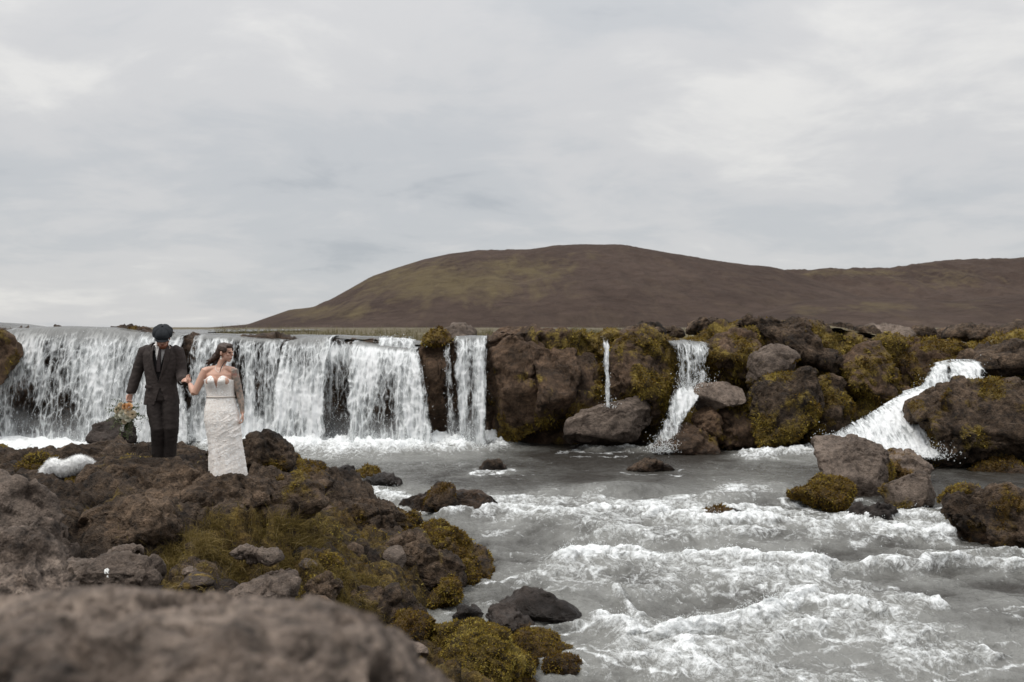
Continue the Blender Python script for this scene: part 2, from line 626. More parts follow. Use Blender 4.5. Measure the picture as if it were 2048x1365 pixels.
_lx = np.linspace(-700, 2800, 1750)
_ly = smooth1(ip(_lx, LIP), 7)


def smooth1_ip(px):
    return np.interp(px, _lx, _ly)


def build_plateau():
    D = np.concatenate([np.linspace(25.6, 34, 60), np.geomspace(34.3, 430, 60), np.geomspace(460, 9000, 24)])
    ax = np.concatenate([np.linspace(-2.0, -0.66, 40), np.linspace(-0.65, 0.65, 420), np.linspace(0.66, 2.0, 40)])
    A, DD = np.meshgrid(ax, D)
    X = A * DD
    lipx = lip_z(np.clip(X / DD * YC, -22, 22))
    far = sstep(26, 36, DD)
    Z = (lipx - 0.05) * (1 - far) + far * 2.72
    V = np.stack([X, DD, Z], -1).reshape(-1, 3)
    near = np.exp(-(V[:, 1] - 25) / 40)
    right = sstep(-6, -1.5, V[:, 0])
    V[:, 2] += near * right * (0.10 * fbm(V * 0.9, 4) + 0.05 * fbm(V * 4, 4)) * 1.0
    V[:, 2] += (1 - near) * 0.35 * fbm(V * 0.05, 4) * sstep(60, 200, V[:, 1])
    rk = sstep(0.5, 5.5, V[:, 0]) * near
    V[:, 2] += rk * (0.22 * np.clip(fbm(V * 0.7 + 4, 5, .55, ridge=True), 0, 1))
    me = np_mesh('ground', V, grid_faces(len(D), len(ax)))
    return tag(link('ground', me, HEATH), kind='structure')


build_plateau()


def build_cliff():
    nx, nv = 980, 170
    x = np.linspace(-15.5, 16.5, nx)
    v = np.linspace(0, 1, nv)
    Xg, Vv = np.meshgrid(x, v)
    lz = lip_z(Xg)
    tz = np.clip(Vv / 0.82, 0, 1)
    top = np.clip((Vv - 0.82) / 0.18, 0, 1)
    Z = -0.6 + (lz + 0.6) * tz
    px = 1024 + Xg / YC * F
    left = sstep(1000, 250, px)
    Y = YC - 0.35 * (1 - tz) * left - 0.15 * np.sin(tz * math.pi) + 1.3 * top
    # hollow behind the right hand cascade
    hol = np.exp(-((px - 1880) / 90) ** 2)
    Y += hol * 0.7 * (1 - top)
    V = np.stack([Xg, Y, Z], -1)
    Nn = grid_normals(V).reshape(-1, 3)
    Nn = -Nn if Nn[:, 1].mean() > 0 else Nn
    P_ = V.reshape(-1, 3)
    w = fbm(P_ * np.array([0.9, 0.9, 0.45]), 4) * 0.28
    col = fbm(P_ * np.array([1.7, 1.0, 0.35]) + 5, 4, ridge=True) * 0.10
    f1, f2 = worley(P_ * np.array([1.3, 1.3, 0.9]) + 3 + 0.4 * fbm(P_ * 1.2, 2)[:, None])
    blk = (np.clip(f2 - f1, 0, 0.45) - 0.25) * 0.35
    det = fbm(P_ * 4.5 + 2, 5, 0.58) * 0.08 + facets(P_ * np.array([1.5, 1.5, 1.0]) + 2 + .2 * w[:, None]) * .22 + facets(P_ * 4.0 + 5) * .05
    damp = np.ones(len(P_))
    pf = px.reshape(-1)
    sm = sstep(560, 620, pf) * sstep(960, 930, pf)
    damp -= 0.55 * sm
    rgt = sstep(980, 1100, pf)
    dsp = (w + col + blk * (0.4 + 0.6 * rgt) + det) * damp
    tp = top.reshape(-1)
    dsp = dsp * (1 - (0.6 + 0.38 * sstep(1010, 960, pf)) * tp)
    P2 = P_ + Nn * dsp[:, None]
    mp = fbm(P2 * 0.75 + 11, 4, .55)
    m = np.clip(0.52 * sstep(990, 1180, pf) + 0.9 * mp + 0.12 - 0.45 * sstep(900, 300, pf), 0, 1)
    wet = np.clip(sstep(1010, 960, pf) * 0.7 * (1 - .7 * tp) + sstep(.25, .0, P2[:, 2]) * .8, 0, 1)
    ru = np.clip(0.15 + 0.7 * fbm(P2 * 0.8 + 7, 3), 0, 1)
    me = np_mesh('cliff', P2, grid_faces(nv, nx), attrs={'moss': m, 'rust': ru, 'wet': wet})
    tag(link('cliff', me, CLIFF), kind='structure')
    ROCKS.append((P2, Nn, sstep(0.4, 0.7, m) * (pf > 980), None, 25.0, ru, grid_faces(nv, nx)))


build_cliff()

# ------------------------------------------------------------------ river
def stroke_field(PX, PY, strokes):
    out = np.zeros(PX.shape, np.float32)
    for pts, w, a in strokes:
        best = np.full(PX.shape, 1e9, np.float32)
        for (x0, y0), (x1, y1) in zip(pts[:-1], pts[1:]):
            # rows are foreshortened: one pixel down is a longer way on the water than one across
            dx, dy = (x1 - x0), (y1 - y0) * 3.0
            L = dx * dx + dy * dy + 1e-6
            qx, qy = PX - x0, (PY - y0) * 3.0
            t = np.clip((qx * dx + qy * dy) / L, 0, 1)
            best = np.minimum(best, (qx - t * dx) ** 2 + (qy - t * dy) ** 2)
        out = np.maximum(out, a * np.exp(-best / (2 * (w * 1.6) ** 2)))
    return out


CRESTS = [  # (polyline in photograph pixels, width, foam)
    ([(-300, 900), (-20, 905), (100, 903), (190, 892)], 26, 1.5),
    ([(250, 872), (330, 880), (420, 893), (560, 899), (760, 900), (900, 894), (985, 890)], 17, 1.5),
    ([(1150, 902), (1280, 902), (1330, 898)], 4, 0.6),
    ([(1490, 916), (1560, 913), (1625, 908), (1700, 902)], 9, 0.95),
    ([(800, 1003), (880, 1010), (1000, 1006), (1100, 1002), (1200, 1008), (1300, 1012), (1400, 1000), (1480, 978)], 13, 0.8),
    ([(1000, 1030), (1150, 1042), (1300, 1030), (1420, 1012), (1500, 990)], 26, 0.72),
    ([(900, 1030), (1020, 1018), (1120, 1012)], 12, 0.7),
    ([(760, 985), (800, 1000), (860, 1012)], 14, 0.85),
    ([(1290, 1043), (1400, 1052), (1500, 1047), (1620, 1052), (1750, 1062), (1890, 1078)], 13, 1.0),
    ([(1180, 1062), (1300, 1078), (1450, 1072), (1600, 1078), (1800, 1085)], 18, 0.5),
    ([(1130, 1130), (1190, 1114), (1260, 1112), (1330, 1132), (1420, 1126), (1500, 1136), (1580, 1132), (1630, 1150)], 18, 1.0),
    ([(1180, 1150), (1300, 1165), (1450, 1165), (1600, 1180)], 44, 0.62),
    ([(1050, 1175), (1130, 1150), (1200, 1135)], 18, 0.45),
    ([(1200, 1252), (1250, 1262), (1280, 1286), (1380, 1270), (1450, 1258), (1520, 1236), (1600, 1212), (1680, 1217), (1750, 1235)], 17, 1.0),
    ([(1300, 1320), (1480, 1310), (1600, 1270), (1700, 1262), (1800, 1285), (1870, 1330)], 48, 0.66),
    ([(1400, 1345), (1560, 1370), (1700, 1400)], 42, 0.6),
    ([(1590, 1162), (1680, 1176), (1800, 1202), (1870, 1228)], 12, 0.75),
    ([(1700, 1155), (1760, 1136), (1830, 1150), (1950, 1142), (2150, 1148)], 11, 0.7),
    ([(1870, 1280), (1940, 1300), (2000, 1325)], 9, 0.55),
    ([(1215, 1195), (1255, 1220), (1272, 1246)], 8, 0.7),
    ([(1740, 1042), (1830, 1040), (1905, 1050)], 13, 0.75),
    ([(1380, 1035), (1480, 1030), (1580, 1036), (1690, 1046)], 10, 0.72),
    ([(955, 948), (1010, 946)], 5, 0.5), ([(560, 925), (700, 934), (860, 930)], 9, 0.34),
    ([(985, 1255), (1060, 1262), (1180, 1252)], 7, 0.55), ([(900, 1236), (950, 1228), (985, 1215)], 7, 0.55),
    ([(1030, 1328), (1130, 1350)], 6, 0.3), ([(1560, 1015), (1640, 1018), (1720, 1012)], 6, 0.6),
    ([(980, 1170), (1060, 1200), (1150, 1215)], 8, 0.3),
    ([(1790, 1110), (1900, 1120), (2048, 1115)], 7, 0.45), ([(1380, 1012), (1440, 995), (1560, 990)], 12, 0.5),
]
N_MAIN = len(CRESTS)
_sr = random.Random(44)
for _k in range(64):        # short broken streaks of foam between the main crests
    _y = _sr.uniform(1000, 1370)
    _x = _sr.uniform(1000, 2080) if _y < 1180 else _sr.uniform(1180, 2080)
    _l = _sr.uniform(20, 75) * (.5 + (_y - 950) / 400)
    _sl = _sr.choice((-1, 1, 1)) * _sr.uniform(.08, .38)
    CRESTS.append(([(_x - _l, _y - _l * _sl), (_x, _y + _sr.uniform(-4, 4)), (_x + _l, _y + _l * _sl)], _sr.uniform(3, 8), _sr.uniform(.35, .8)))
for _k in range(34):        # faint lines of bubbles drifting over the pool
    _y = _sr.uniform(912, 990)
    _x = _sr.uniform(560, 1640)
    _l = _sr.uniform(25, 80)
    CRESTS.append(([(_x - _l, _y + _sr.uniform(-3, 3)), (_x, _y + _sr.uniform(-2, 2)), (_x + _l, _y + _sr.uniform(-3, 3))], _sr.uniform(2, 4.5), _sr.uniform(.25, .5)))
for _p in ([(1625, 985), (1700, 1006), (1800, 1010)], [(1550, 1014), (1640, 1026), (1735, 1020)], [(1690, 1062), (1750, 1076), (1805, 1064)], [(1890, 1085), (1960, 1106), (2060, 1108)],
           [(975, 1262), (1070, 1268), (1180, 1254)], [(715, 984), (760, 993), (805, 986)], [(786, 1022), (880, 1030), (1000, 1022)], [(945, 948), (985, 952), (1018, 946)],
           [(1245, 949), (1300, 956), (1362, 948)], [(1120, 907), (1200, 912), (1270, 908)], [(1020, 1334), (1080, 1342), (1150, 1330)], [(960, 1176), (1000, 1180), (1030, 1172)]):
    CRESTS.append((_p, 3.2, .85))   # water breaking white along the feet of the rocks
HUMPS = [(1240, 984, 95, 12, 0.17), (1540, 1148, 70, 16, 0.10), (1130, 1060, 90, 14, 0.12), (1850, 1140, 120, 14, 0.10),
         (1180, 1215, 90, 22, 0.16), (1500, 1010, 130, 12, 0.16), (1560, 978, 40, 8, 0.1), (1420, 1215, 120, 24, -0.12),
         (1200, 1095, 120, 14, -0.10), (1250, 1225, 60, 18, -0.06), (1660, 1120, 90, 16, -0.06), (2000, 1235, 150, 40, 0.08)]


def water_material(name, clear, milky, white, rough=0.2):
    m, nt, out = new_mat(name)
    pos = node(nt, 'ShaderNodeNewGeometry').outputs['Position']
    fl = node(nt, 'ShaderNodeMapping', {'Vector': pos, 'Scale': (1.0, 0.7, 1.0)}).outputs[0]
    f = attr(nt, 'foam')
    ae = attr(nt, 'aer')
    n1 = noise_(nt, fl, 5.0, 9, 0.76, 1.6)
    n2 = noise_(nt, fl, 26, 4, 0.72, 0.7)
    n4 = noise_(nt, fl, 1.1, 5, 0.62, 0.8)
    # milky, aerated body of the water
    av = math_(nt, 'MULTIPLY_ADD', n4, 0.8, math_(nt, 'MULTIPLY_ADD', n1, 0.5, math_(nt, 'ADD', ae, -0.62)))
    wc = mixc(nt, ramp(nt, av, [(0.06, 0.0), (0.80, 1.0)]), clear, milky)
    # foam breaking at the surface
    s = math_(nt, 'MULTIPLY_ADD', f, 0.62, math_(nt, 'MULTIPLY_ADD', ae, 0.20, -0.78))
    s = math_(nt, 'MULTIPLY_ADD', n1, 1.75, s)
    s = math_(nt, 'MULTIPLY_ADD', n2, 0.55, math_(nt, 'ADD', s, -0.28))
    mask = ramp(nt, s, [(0.47, 0.0), (0.66, 0.32), (0.92, 1.0)])
    colr = mixc(nt, mask, wc, white)
    rg = math_(nt, 'MULTIPLY_ADD', mask, 0.45, rough)
    rp = noise_(nt, fl, 3.6, 6, 0.68, 0.9)
    hb = math_(nt, 'MULTIPLY_ADD', n2, 0.10, math_(nt, 'MULTIPLY_ADD', n1, 0.35, rp))
    b = node(nt, 'ShaderNodeBump', {'Strength': 0.8, 'Distance': 0.12, 'Height': hb})
    bs = node(nt, 'ShaderNodeBsdfPrincipled', {'Base Color': colr, 'Roughness': rg, 'IOR': 1.33, 'Normal': b.outputs[0]})
    nt.links.new(bs.outputs[0], out.inputs[0])
    return m


RIVER = water_material('river_water', (0.036, 0.032, 0.027), (0.225, 0.225, 0.210), (0.86, 0.88, 0.88))
WATER_PTS = {}


def build_river():
    py = np.concatenate([np.linspace(868, 1000, 150), np.linspace(1001, 1400, 330), np.linspace(1404, 2200, 60)])
    px = np.concatenate([np.linspace(-700, 330, 70), np.linspace(340, 2110, 700), np.linspace(2120, 3000, 50)])
    PX, PY = np.meshgrid(px, py)
    D = water_D(PY)
    X = (PX - 1024) / F * D
    # side wander so that crests are not ruled lines
    Q = np.stack([X, D, np.zeros_like(X)], -1).reshape(-1, 3)
    wob = fbm(Q * 1.1, 4).reshape(X.shape)
    wob2 = fbm(Q * 1.1 + 31, 4).reshape(X.shape)
    foam = stroke_field(PX + 34 * wob, PY + 13 * wob2, CRESTS[:N_MAIN])
    thin = stroke_field(PX + 50 * wob, PY + 20 * wob2, CRESTS[N_MAIN:])
    brk = fbm(Q * np.array([.75, 1.0, 1]) + 24, 4, .55).reshape(X.shape)
    foam = foam * (0.80 + 0.35 * fbm(Q * 2.3 + 4, 4).reshape(X.shape)) * np.where(D < 19, np.clip(0.95 + 1.4 * brk, .2, 1.3), 1)
    aer = stroke_field(PX + 60 * wob, PY + 18 * wob2, [(p, w * 2.6, min(a, 1.0)) for p, w, a in CRESTS[:N_MAIN]])
    Z = wlev(D)
    for hx, hy, rx, ry, a in HUMPS:
        Z = Z + a * np.exp(-(((PX - hx) / rx) ** 2 + ((PY - hy) / ry) ** 2))
    rapid = sstep(18.8, 16.5, D)
    wq = Q + 0.35 * np.stack([wob.reshape(-1), wob2.reshape(-1), 0 * Q[:, 0]], 1)
    sw = fbm(wq * np.array([0.8, 1.3, 1]) + 2, 4, .55).reshape(X.shape)
    ch = fbm(wq * np.array([2.6, 4.2, 1]) + 8, 4, .6, ridge=True).reshape(X.shape)
    rd = fbm(wq * np.array([1.7, 2.9, 1]) + 14, 5, .60, ridge=True).reshape(X.shape)
    near = np.clip(D / 14, 0.5, 1)
    Z = Z + (0.016 + 0.10 * rapid) * sw + (0.030 + 0.016 * rapid) * ch
    Z = Z + foam * (0.03 + 0.13 * rapid) + foam * (0.02 + 0.10 * rapid * near) * np.clip(rd, -.3, 1)
    t1 = fbm(Q * np.array([7, 9, 1]) + 5, 5, .66).reshape(X.shape)
    Z = Z + np.clip(foam + .4 * aer, 0, 1) * 0.05 * t1
    boil = foam * sstep(21.5, 23.0, D)
    Z = Z + boil * (0.12 + 0.16 * np.clip(rd + .3 * t1, 0, 1))
    Y = D - foam * 0.12 * (0.4 + rd)
    V = np.stack([X + foam * 0.05 * sw, Y, Z], -1).reshape(-1, 3)
    foam2 = foam * (0.75 + 0.5 * rd) + 0.22 * rapid * np.clip(rd - .15, 0, 1) + 0.35 * aer * np.clip(ch - .3, 0, 1)
    foam2 = np.clip(np.maximum(foam2, thin * (.75 + .5 * rd)), 0, 1.35)
    aer2 = np.clip(aer * .85 + 0.08 * rapid + 0.14 * sstep(13.5, 11, D) + 0.08 + 1.0 * rapid * sw, 0, 1)
    aer2 = aer2 - 0.25 * sstep(950, 1010, PX) * sstep(20.5, 22.5, D) * sstep(1560, 1500, PX)
    # calm dark water under the right hand cliff
    me = np_mesh('river', V, grid_faces(len(py), len(px))[:, ::-1], attrs={'foam': foam2.reshape(-1), 'aer': aer2.reshape(-1)})
    o = tag(link('river', me, RIVER), kind='structure')
    WATER_PTS['V'] = V
    WATER_PTS['foam'] = foam.reshape(-1)
    # bed below the river, reaching under banks and cliff
    me = bpy.data.meshes.new('riverbed')
    me.from_pydata([(-30, 0, -1.7), (30, 0, -1.7), (30, 26.5, -1.2), (-30, 26.5, -1.2)], [], [(0, 1, 2, 3)])
    for a in ('moss', 'rust', 'wet'):
        me.attributes.new(a, 'FLOAT', 'POINT')
    tag(link('riverbed', me, ROCK_DARK), kind='structure')


build_river()


def build_upper_river():
    x = np.linspace(-22, -2.2, 200)
    y = np.linspace(0, 1, 60)
    X, Yt = np.meshgrid(x, y)
    reach = 1.5 + 40 * sstep(-8, -13, X)
    Y = 25.25 + reach * Yt ** 1.5
    lz = lip_z(X) + 0.04 + 0.07 * sstep(25.25, 25.8, Y)
    far = sstep(25.8, 34, Y)
    Z = lz * (1 - far) + far * 2.80
    Q = np.stack([X, Y, Z], -1).reshape(-1, 3)
    Q[:, 2] += 0.03 * fbm(Q * 1.5, 3)
    me = np_mesh('upper_river', Q, grid_faces(len(y), len(x)), attrs={'foam': np.full(len(Q), 0.12), 'aer': np.full(len(Q), 0.3)})
    tag(link('upper_river', me, RIVER), kind='structure')


build_upper_river()

# ------------------------------------------------------------------ boulders of the cliff and the river
OR = outline_rock
# cliff blocks
OR('cliff_block', [(978, 680), (998, 654), (1035, 648), (1075, 652), (1090, 700), (1096, 780), (1092, 860), (1080, 897), (990, 897), (974, 820)],
   24.6, 1.9, 'tall brown cliff block standing directly to the right of the narrow double waterfall', CLIFF, moss=.30, rust=.1, mossdir='low', sub=6, crag=.05, rough=.6, facet=1.1)
OR('cliff_block', [(1066, 668), (1085, 650), (1125, 656), (1150, 680), (1156, 740), (1150, 800), (1128, 860), (1105, 897), (1075, 897), (1072, 780)],
   24.5, 2.0, 'rounded brown cliff block with a lit crown, between the tallest block and the mossy wall', CLIFF, moss=.22, rust=.2, mossdir='low', sub=6, crag=.08, rough=.7, facet=1.1)
OR('cliff_block', [(1148, 690), (1172, 672), (1203, 678), (1208, 740), (1212, 800), (1210, 850), (1150, 862), (1122, 880), (1140, 800), (1150, 740)],
   24.7, 1.6, 'mossy olive cliff block left of the thin water trickle', CLIFF, moss=.52, rust=.3, sub=5, crag=.3)
OR('cliff_block', [(1216, 700), (1232, 672), (1270, 668), (1310, 664), (1336, 676), (1342, 760), (1332, 840), (1215, 850), (1222, 780)],
   24.8, 1.7, 'yellow green mossy cliff wall between the trickle and the lacy waterfall', CLIFF, moss=.58, rust=.25, sub=6, crag=.5)
OR('cliff_block', [(1425, 690), (1445, 668), (1490, 656), (1520, 672), (1515, 720), (1490, 760), (1440, 775), (1424, 760)],
   24.8, 1.6, 'moss hung cliff block directly right of the lacy waterfall', CLIFF, moss=.50, rust=.3, sub=5, crag=.5)
OR('cliff_block', [(1470, 668), (1490, 644), (1530, 636), (1580, 642), (1630, 648), (1690, 668), (1706, 700), (1700, 760), (1640, 760), (1580, 745), (1520, 690)],
   25.3, 1.8, 'craggy brown lava outcrop forming the highest rim of the cliff', ROCK, moss=.10, rust=.3, sub=6, crag=.9, lumpy=1.4)
OR('cliff_block', [(1692, 700), (1722, 680), (1768, 692), (1782, 740), (1776, 800), (1725, 800), (1700, 775)],
   24.8, 1.6, 'dark split lava block with moss down its flank, left of the white cascade', CLIFF, moss=.46, rust=.2, mossdir='side', sub=5, crag=.4)
OR('cliff_block', [(1778, 708), (1820, 682), (1885, 688), (1960, 700), (1955, 726), (1870, 730), (1815, 790), (1780, 810)],
   25.5, 1.6, 'broad ochre mossy rock shelf above the white cascade', CLIFF, moss=.52, rust=.4, mossdir='top', sub=5, crag=.6)
OR('cliff_block', [(1938, 722), (1972, 694), (2048, 684), (2130, 690), (2140, 745), (2040, 760), (1962, 752)],
   24.0, 1.6, 'dark overhanging lava slab right of the top of the white cascade', ROCK, moss=.12, rust=.3, sub=5, crag=.5)
OR('cliff_block', [(2090, 690), (2160, 670), (2300, 670), (2420, 690), (2420, 900), (2300, 940), (2100, 930)],
   24.0, 2.0, 'dark lava wall at the right end of the cliff', ROCK, moss=.35, rust=.3, sub=5, crag=.5)
OR('cliff_block', [(-190, 650), (-60, 636), (4, 633), (28, 642), (32, 672), (18, 720), (-4, 770), (-60, 800), (-190, 820)],
   23.4, 1.6, 'dark brown rock pillar at the left end of the falls', CLIFF, moss=.35, rust=.4, sub=5, crag=.3)
# boulders under the cliff
OR('boulder', [(1126, 842), (1180, 822), (1222, 806), (1285, 796), (1318, 803), (1334, 834), (1318, 862), (1268, 893), (1230, 905), (1160, 906), (1127, 895)],
   23.7, 1.5, 'large flat topped brown boulder at the pool edge below the trickle', ROCK_GREY, wl=0.0, sub=6, facet=1.2, lumpy=.4, rough=.55, seed=5)
OR('boulder', [(1306, 884), (1335, 858), (1385, 850), (1428, 866), (1444, 895), (1440, 912), (1312, 912)],
   23.2, 1.2, 'low rounded wet boulder that the lacy waterfall lands on', CLIFF, moss=.14, rust=.6, wl=0.05, sub=5, facet=.9, lumpy=.6)
OR('boulder', [(1392, 836), (1418, 790), (1436, 806), (1446, 850), (1448, 890), (1400, 872)],
   23.6, 0.9, 'narrow pointed ochre boulder leaning under the grey slab', CLIFF, moss=.3, rust=.5, sub=5, facet=1.0, lumpy=.4)
OR('boulder', [(1370, 792), (1392, 762), (1440, 748), (1488, 760), (1492, 806), (1452, 812), (1402, 836), (1380, 815)],
   23.7, 1.2, 'grey slab boulder with a flat lit top beside the lacy waterfall', ROCK_GREY, sub=5, facet=1.2, lumpy=.3, rough=.5)
OR('boulder', [(1446, 820), (1480, 800), (1516, 810), (1520, 912), (1442, 912)],
   23.8, 1.1, 'dark boulder in the gap between the pointed rock and the great mossy one', CLIFF, moss=.3, rust=.2, wl=0.0, sub=5)
OR('boulder', [(1488, 726), (1525, 688), (1565, 688), (1598, 708), (1598, 745), (1548, 760), (1512, 790), (1490, 790)],
   24.1, 1.2, 'smooth grey brown boulder perched below the highest crag', ROCK_GREY, moss=.12, rust=.1, mossdir='side', sub=5, facet=1.1, lumpy=.4, rough=.55)
OR('boulder', [(1512, 775), (1540, 748), (1600, 738), (1640, 746), (1650, 800), (1640, 860), (1600, 912), (1520, 914), (1508, 850)],
   23.5, 1.5, 'great mossy boulder with hanging moss at the foot of the cliff', ROCK, moss=.56, rust=.15, wl=0.0, mossdir='low', sub=6, crag=.25)
OR('boulder', [(1626, 765), (1655, 745), (1685, 755), (1704, 800), (1695, 860), (1660, 905), (1610, 912), (1636, 840)],
   23.9, 1.3, 'upright mossy boulder between the great mossy one and the white cascade', ROCK, moss=.6, rust=.2, wl=0.0, sub=5, crag=.3)
OR('boulder', [(1705, 820), (1740, 790), (1790, 775), (1850, 778), (1830, 800), (1760, 830), (1710, 850)],
   24.8, 1.0, 'low moss covered rock at the upper left edge of the white cascade', CLIFF, moss=.7, rust=.3, sub=5)
OR('boulder', [(1838, 812), (1872, 776), (1925, 757), (1995, 750), (2045, 752), (2095, 820), (2080, 900), (2000, 936), (1892, 938), (1870, 905), (1866, 875), (1842, 842)],
   20.9, 2.3, 'huge dark boulder with bright yellow moss patches right of the cascade', ROCK, moss=.30, rust=.15, wl=0.0, sub=6, crag=.3)
OR('boulder', [(1945, 940), (1975, 922), (2030, 922), (2090, 935), (2090, 975), (1960, 965)],
   20.2, 1.0, 'low ochre mossy rock in the still water below the huge boulder', ROCK, moss=.5, rust=.6, wl=0.0, sub=5)
# boulders standing in the river
OR('boulder', [(1626, 912), (1648, 866), (1676, 872), (1726, 864), (1772, 892), (1800, 935), (1800, 985), (1770, 1004), (1700, 996), (1640, 965)],
   18.0, 1.3, 'big smooth grey boulder in the river in front of the white cascade', ROCK_GREY, moss=.10, rust=.7, wl=-0.02, mossdir='low', sub=6, facet=.9, lumpy=.5, rough=.45)
OR('boulder', [(1782, 905), (1815, 896), (1850, 915), (1872, 938), (1850, 955), (1790, 955)],
   18.9, 0.9, 'speckled dark boulder half hidden behind the big smooth grey one', ROCK_GREY, moss=.3, rust=.9, wl=0.0, sub=5)
OR('boulder', [(1762, 1008), (1786, 950), (1825, 930), (1872, 955), (1898, 1000), (1890, 1018), (1790, 1020)],
   17.0, 1.0, 'grey boulder with one bright yellow moss patch, in the river', ROCK_GREY, moss=.30, rust=.2, wl=-0.1, sub=5, facet=.9, lumpy=.5, rough=.5)
OR('boulder', [(1558, 1004), (1600, 984), (1648, 961), (1695, 963), (1728, 1000), (1715, 1016), (1600, 1018)],
   16.9, 1.0, 'low rusty moss covered rock in front of the big smooth grey boulder', ROCK, moss=.75, rust=.75, wl=-0.12, sub=5)
OR('boulder', [(1697, 1045), (1712, 1012), (1755, 1004), (1798, 1008), (1795, 1058), (1770, 1066), (1705, 1064)],
   15.9, 0.7, 'small dark wet boulder with the rapids breaking on both sides', ROCK_DARK, moss=.2, rust=.9, wl=-0.12, sub=5)
OR('boulder', [(1896, 1072), (1908, 1002), (1955, 970), (2040, 985), (2130, 1000), (2150, 1090), (2040, 1098), (1940, 1096)],
   14.9, 1.4, 'big dark rust mossed boulder at the right edge of the rapids', ROCK, moss=.30, rust=.85, wl=-0.2, mossdir='low', sub=6, facet=.9)
OR('boulder', [(1886, 1005), (1900, 978), (1945, 968), (1975, 985), (1970, 1010)],
   16.6, 0.7, 'small mossy rock wedged behind the dark boulder at the right edge', ROCK, moss=.6, rust=.5, wl=-0.15, sub=4)
OR('boulder', [(1384, 1044), (1405, 1022), (1450, 1016), (1490, 1024), (1500, 1048)], 15.95, .5,
   'brown rock awash in the foaming ledge of the rapids', ROCK_DARK, moss=.25, rust=.8, wl=0.1, sub=4)
OR('river_rock', [(952, 944), (968, 923), (1000, 921), (1012, 940), (1004, 947)], 20.4, .5, 'small brown rock alone in the pool below the tall cliff block', ROCK, wl=0, sub=4)
OR('river_rock', [(1252, 944), (1275, 926), (1297, 914), (1325, 928), (1354, 944), (1300, 950)], 20.3, .7, 'pointed brown rock alone in the middle of the pool', ROCK, wl=0.05, sub=5)
OR('river_rock', [(716, 972), (735, 955), (765, 946), (790, 948), (800, 970), (785, 984), (725, 984)], 18.4, .7, 'black angular rock in the water off the bank', ROCK_DARK, wl=.3, sub=5, facet=1.3)
OR('river_rock', [(706, 952), (725, 936), (750, 936), (760, 952), (735, 957)], 19.6, .5, 'little orange mossy rock behind the black angular rock', ROCK, moss=.8, rust=.8, wl=0, sub=4)
OR('river_rock', [(664, 946), (690, 932), (712, 936), (700, 948)], 20.1, .5, 'flat dark rock awash in the pool near the bank', ROCK_DARK, wl=.2, sub=4)
OR('river_rock', [(786, 1030), (810, 992), (850, 984), (905, 986), (960, 985), (994, 1002), (1000, 1034), (860, 1040)], 16.9, 1.0,
   'broad wet brown rock shelf with water sliding over it', ROCK, wl=.25, moss=.05, rust=.9, sub=5, lumpy=.6)
OR('river_rock', [(846, 1010), (860, 972), (885, 964), (906, 976), (912, 1012), (860, 1016)], 16.6, .5,
   'rusty mossed knob on the broad wet rock shelf', ROCK, wl=-.1, moss=.5, rust=.95, sub=4)
OR('river_rock', [(955, 900), (985, 893), (1024, 894), (1030, 904), (960, 906)], 23.8, .6, 'flat wet rock at the foot of the tall cliff block', ROCK, wl=.2, sub=4)
OR('river_rock', [(975, 1220), (1000, 1190), (1042, 1176), (1090, 1183), (1130, 1208), (1172, 1238), (1165, 1256), (1070, 1256), (990, 1250)], 11.9, .9,
   'black flat sided slab with wet faces at the water edge', ROCK_DARK, wl=-.45, moss=.03, rust=.9, sub=5, facet=1.3, lumpy=.4, rough=.6)
OR('river_rock', [(976, 1262), (988, 1212), (1018, 1194), (1045, 1225), (1066, 1255), (1050, 1268)], 11.5, .5,
   'small pointed rock leaning against the black slab', ROCK_DARK, wl=-.5, moss=.35, rust=.9, sub=5, facet=1.1)
OR('river_rock', [(1024, 1310), (1040, 1268), (1080, 1260), (1115, 1284), (1140, 1312), (1100, 1334), (1040, 1330)], 10.8, .6,
   'shaggy dark mossy rock in the shallows off the near bank', ROCK, wl=-.62, moss=.7, rust=.8, sub=5, crag=.3)
OR('river_rock', [(1080, 1342), (1105, 1316), (1140, 1316), (1164, 1340), (1125, 1354)], 10.45, .4,
   'small low brown mossy rock lowest in the shallows', ROCK, wl=-.66, moss=.6, rust=.9, sub=4, crag=.3)
OR('river_rock', [(905, 1236), (920, 1215), (945, 1212), (965, 1228), (955, 1244)], 11.8, .3,
   'rounded stone in the little side stream', ROCK_DARK, wl=-.4, sub=4)
OR('river_rock', [(1000, 1376), (1015, 1356), (1060, 1354), (1080, 1376)], 10.2, .4, 'rusty rock at the bottom of the frame by the near bank', ROCK, wl=-.7, moss=.6, rust=.8, sub=4)
# lip rocks between the falls
OR('lip_rock', [(244, 676), (262, 658), (290, 656), (308, 664), (305, 680)], 25.4, .7, 'small mossy rock on the lip behind the man', CLIFF, moss=.5, rust=.6, wl=2.7, sub=4)
OR('lip_rock', [(352, 690), (366, 660), (396, 658), (418, 668), (416, 700), (404, 745), (378, 740), (370, 705)], 25.12, .6, 'wet brown rock nose splitting the falls beside the man', CLIFF, wl=3.2, sub=5)
OR('lip_rock', [(536, 690), (545, 668), (572, 668), (582, 690), (572, 725), (545, 730)], 25.12, .6, 'wet brown rock nose splitting the falls right of the woman', CLIFF, wl=3.2, sub=5)
OR('lip_rock', [(846, 690), (856, 664), (880, 658), (902, 668), (898, 690)], 24.9, .7, 'mossy tuft topped rock on the lip above the bare brown column', CLIFF, moss=.75, rust=.5, sub=4)
OR('lip_rock', [(832, 720), (838, 692), (868, 690), (890, 695), (884, 760), (886, 860), (880, 897), (864, 897), (852, 820)], 24.75, .9,
   'bare smooth brown rock column between two waterfalls', CLIFF, wl=.3, moss=.02, mossdir='low', sub=5, lumpy=.5, facet=1.0)
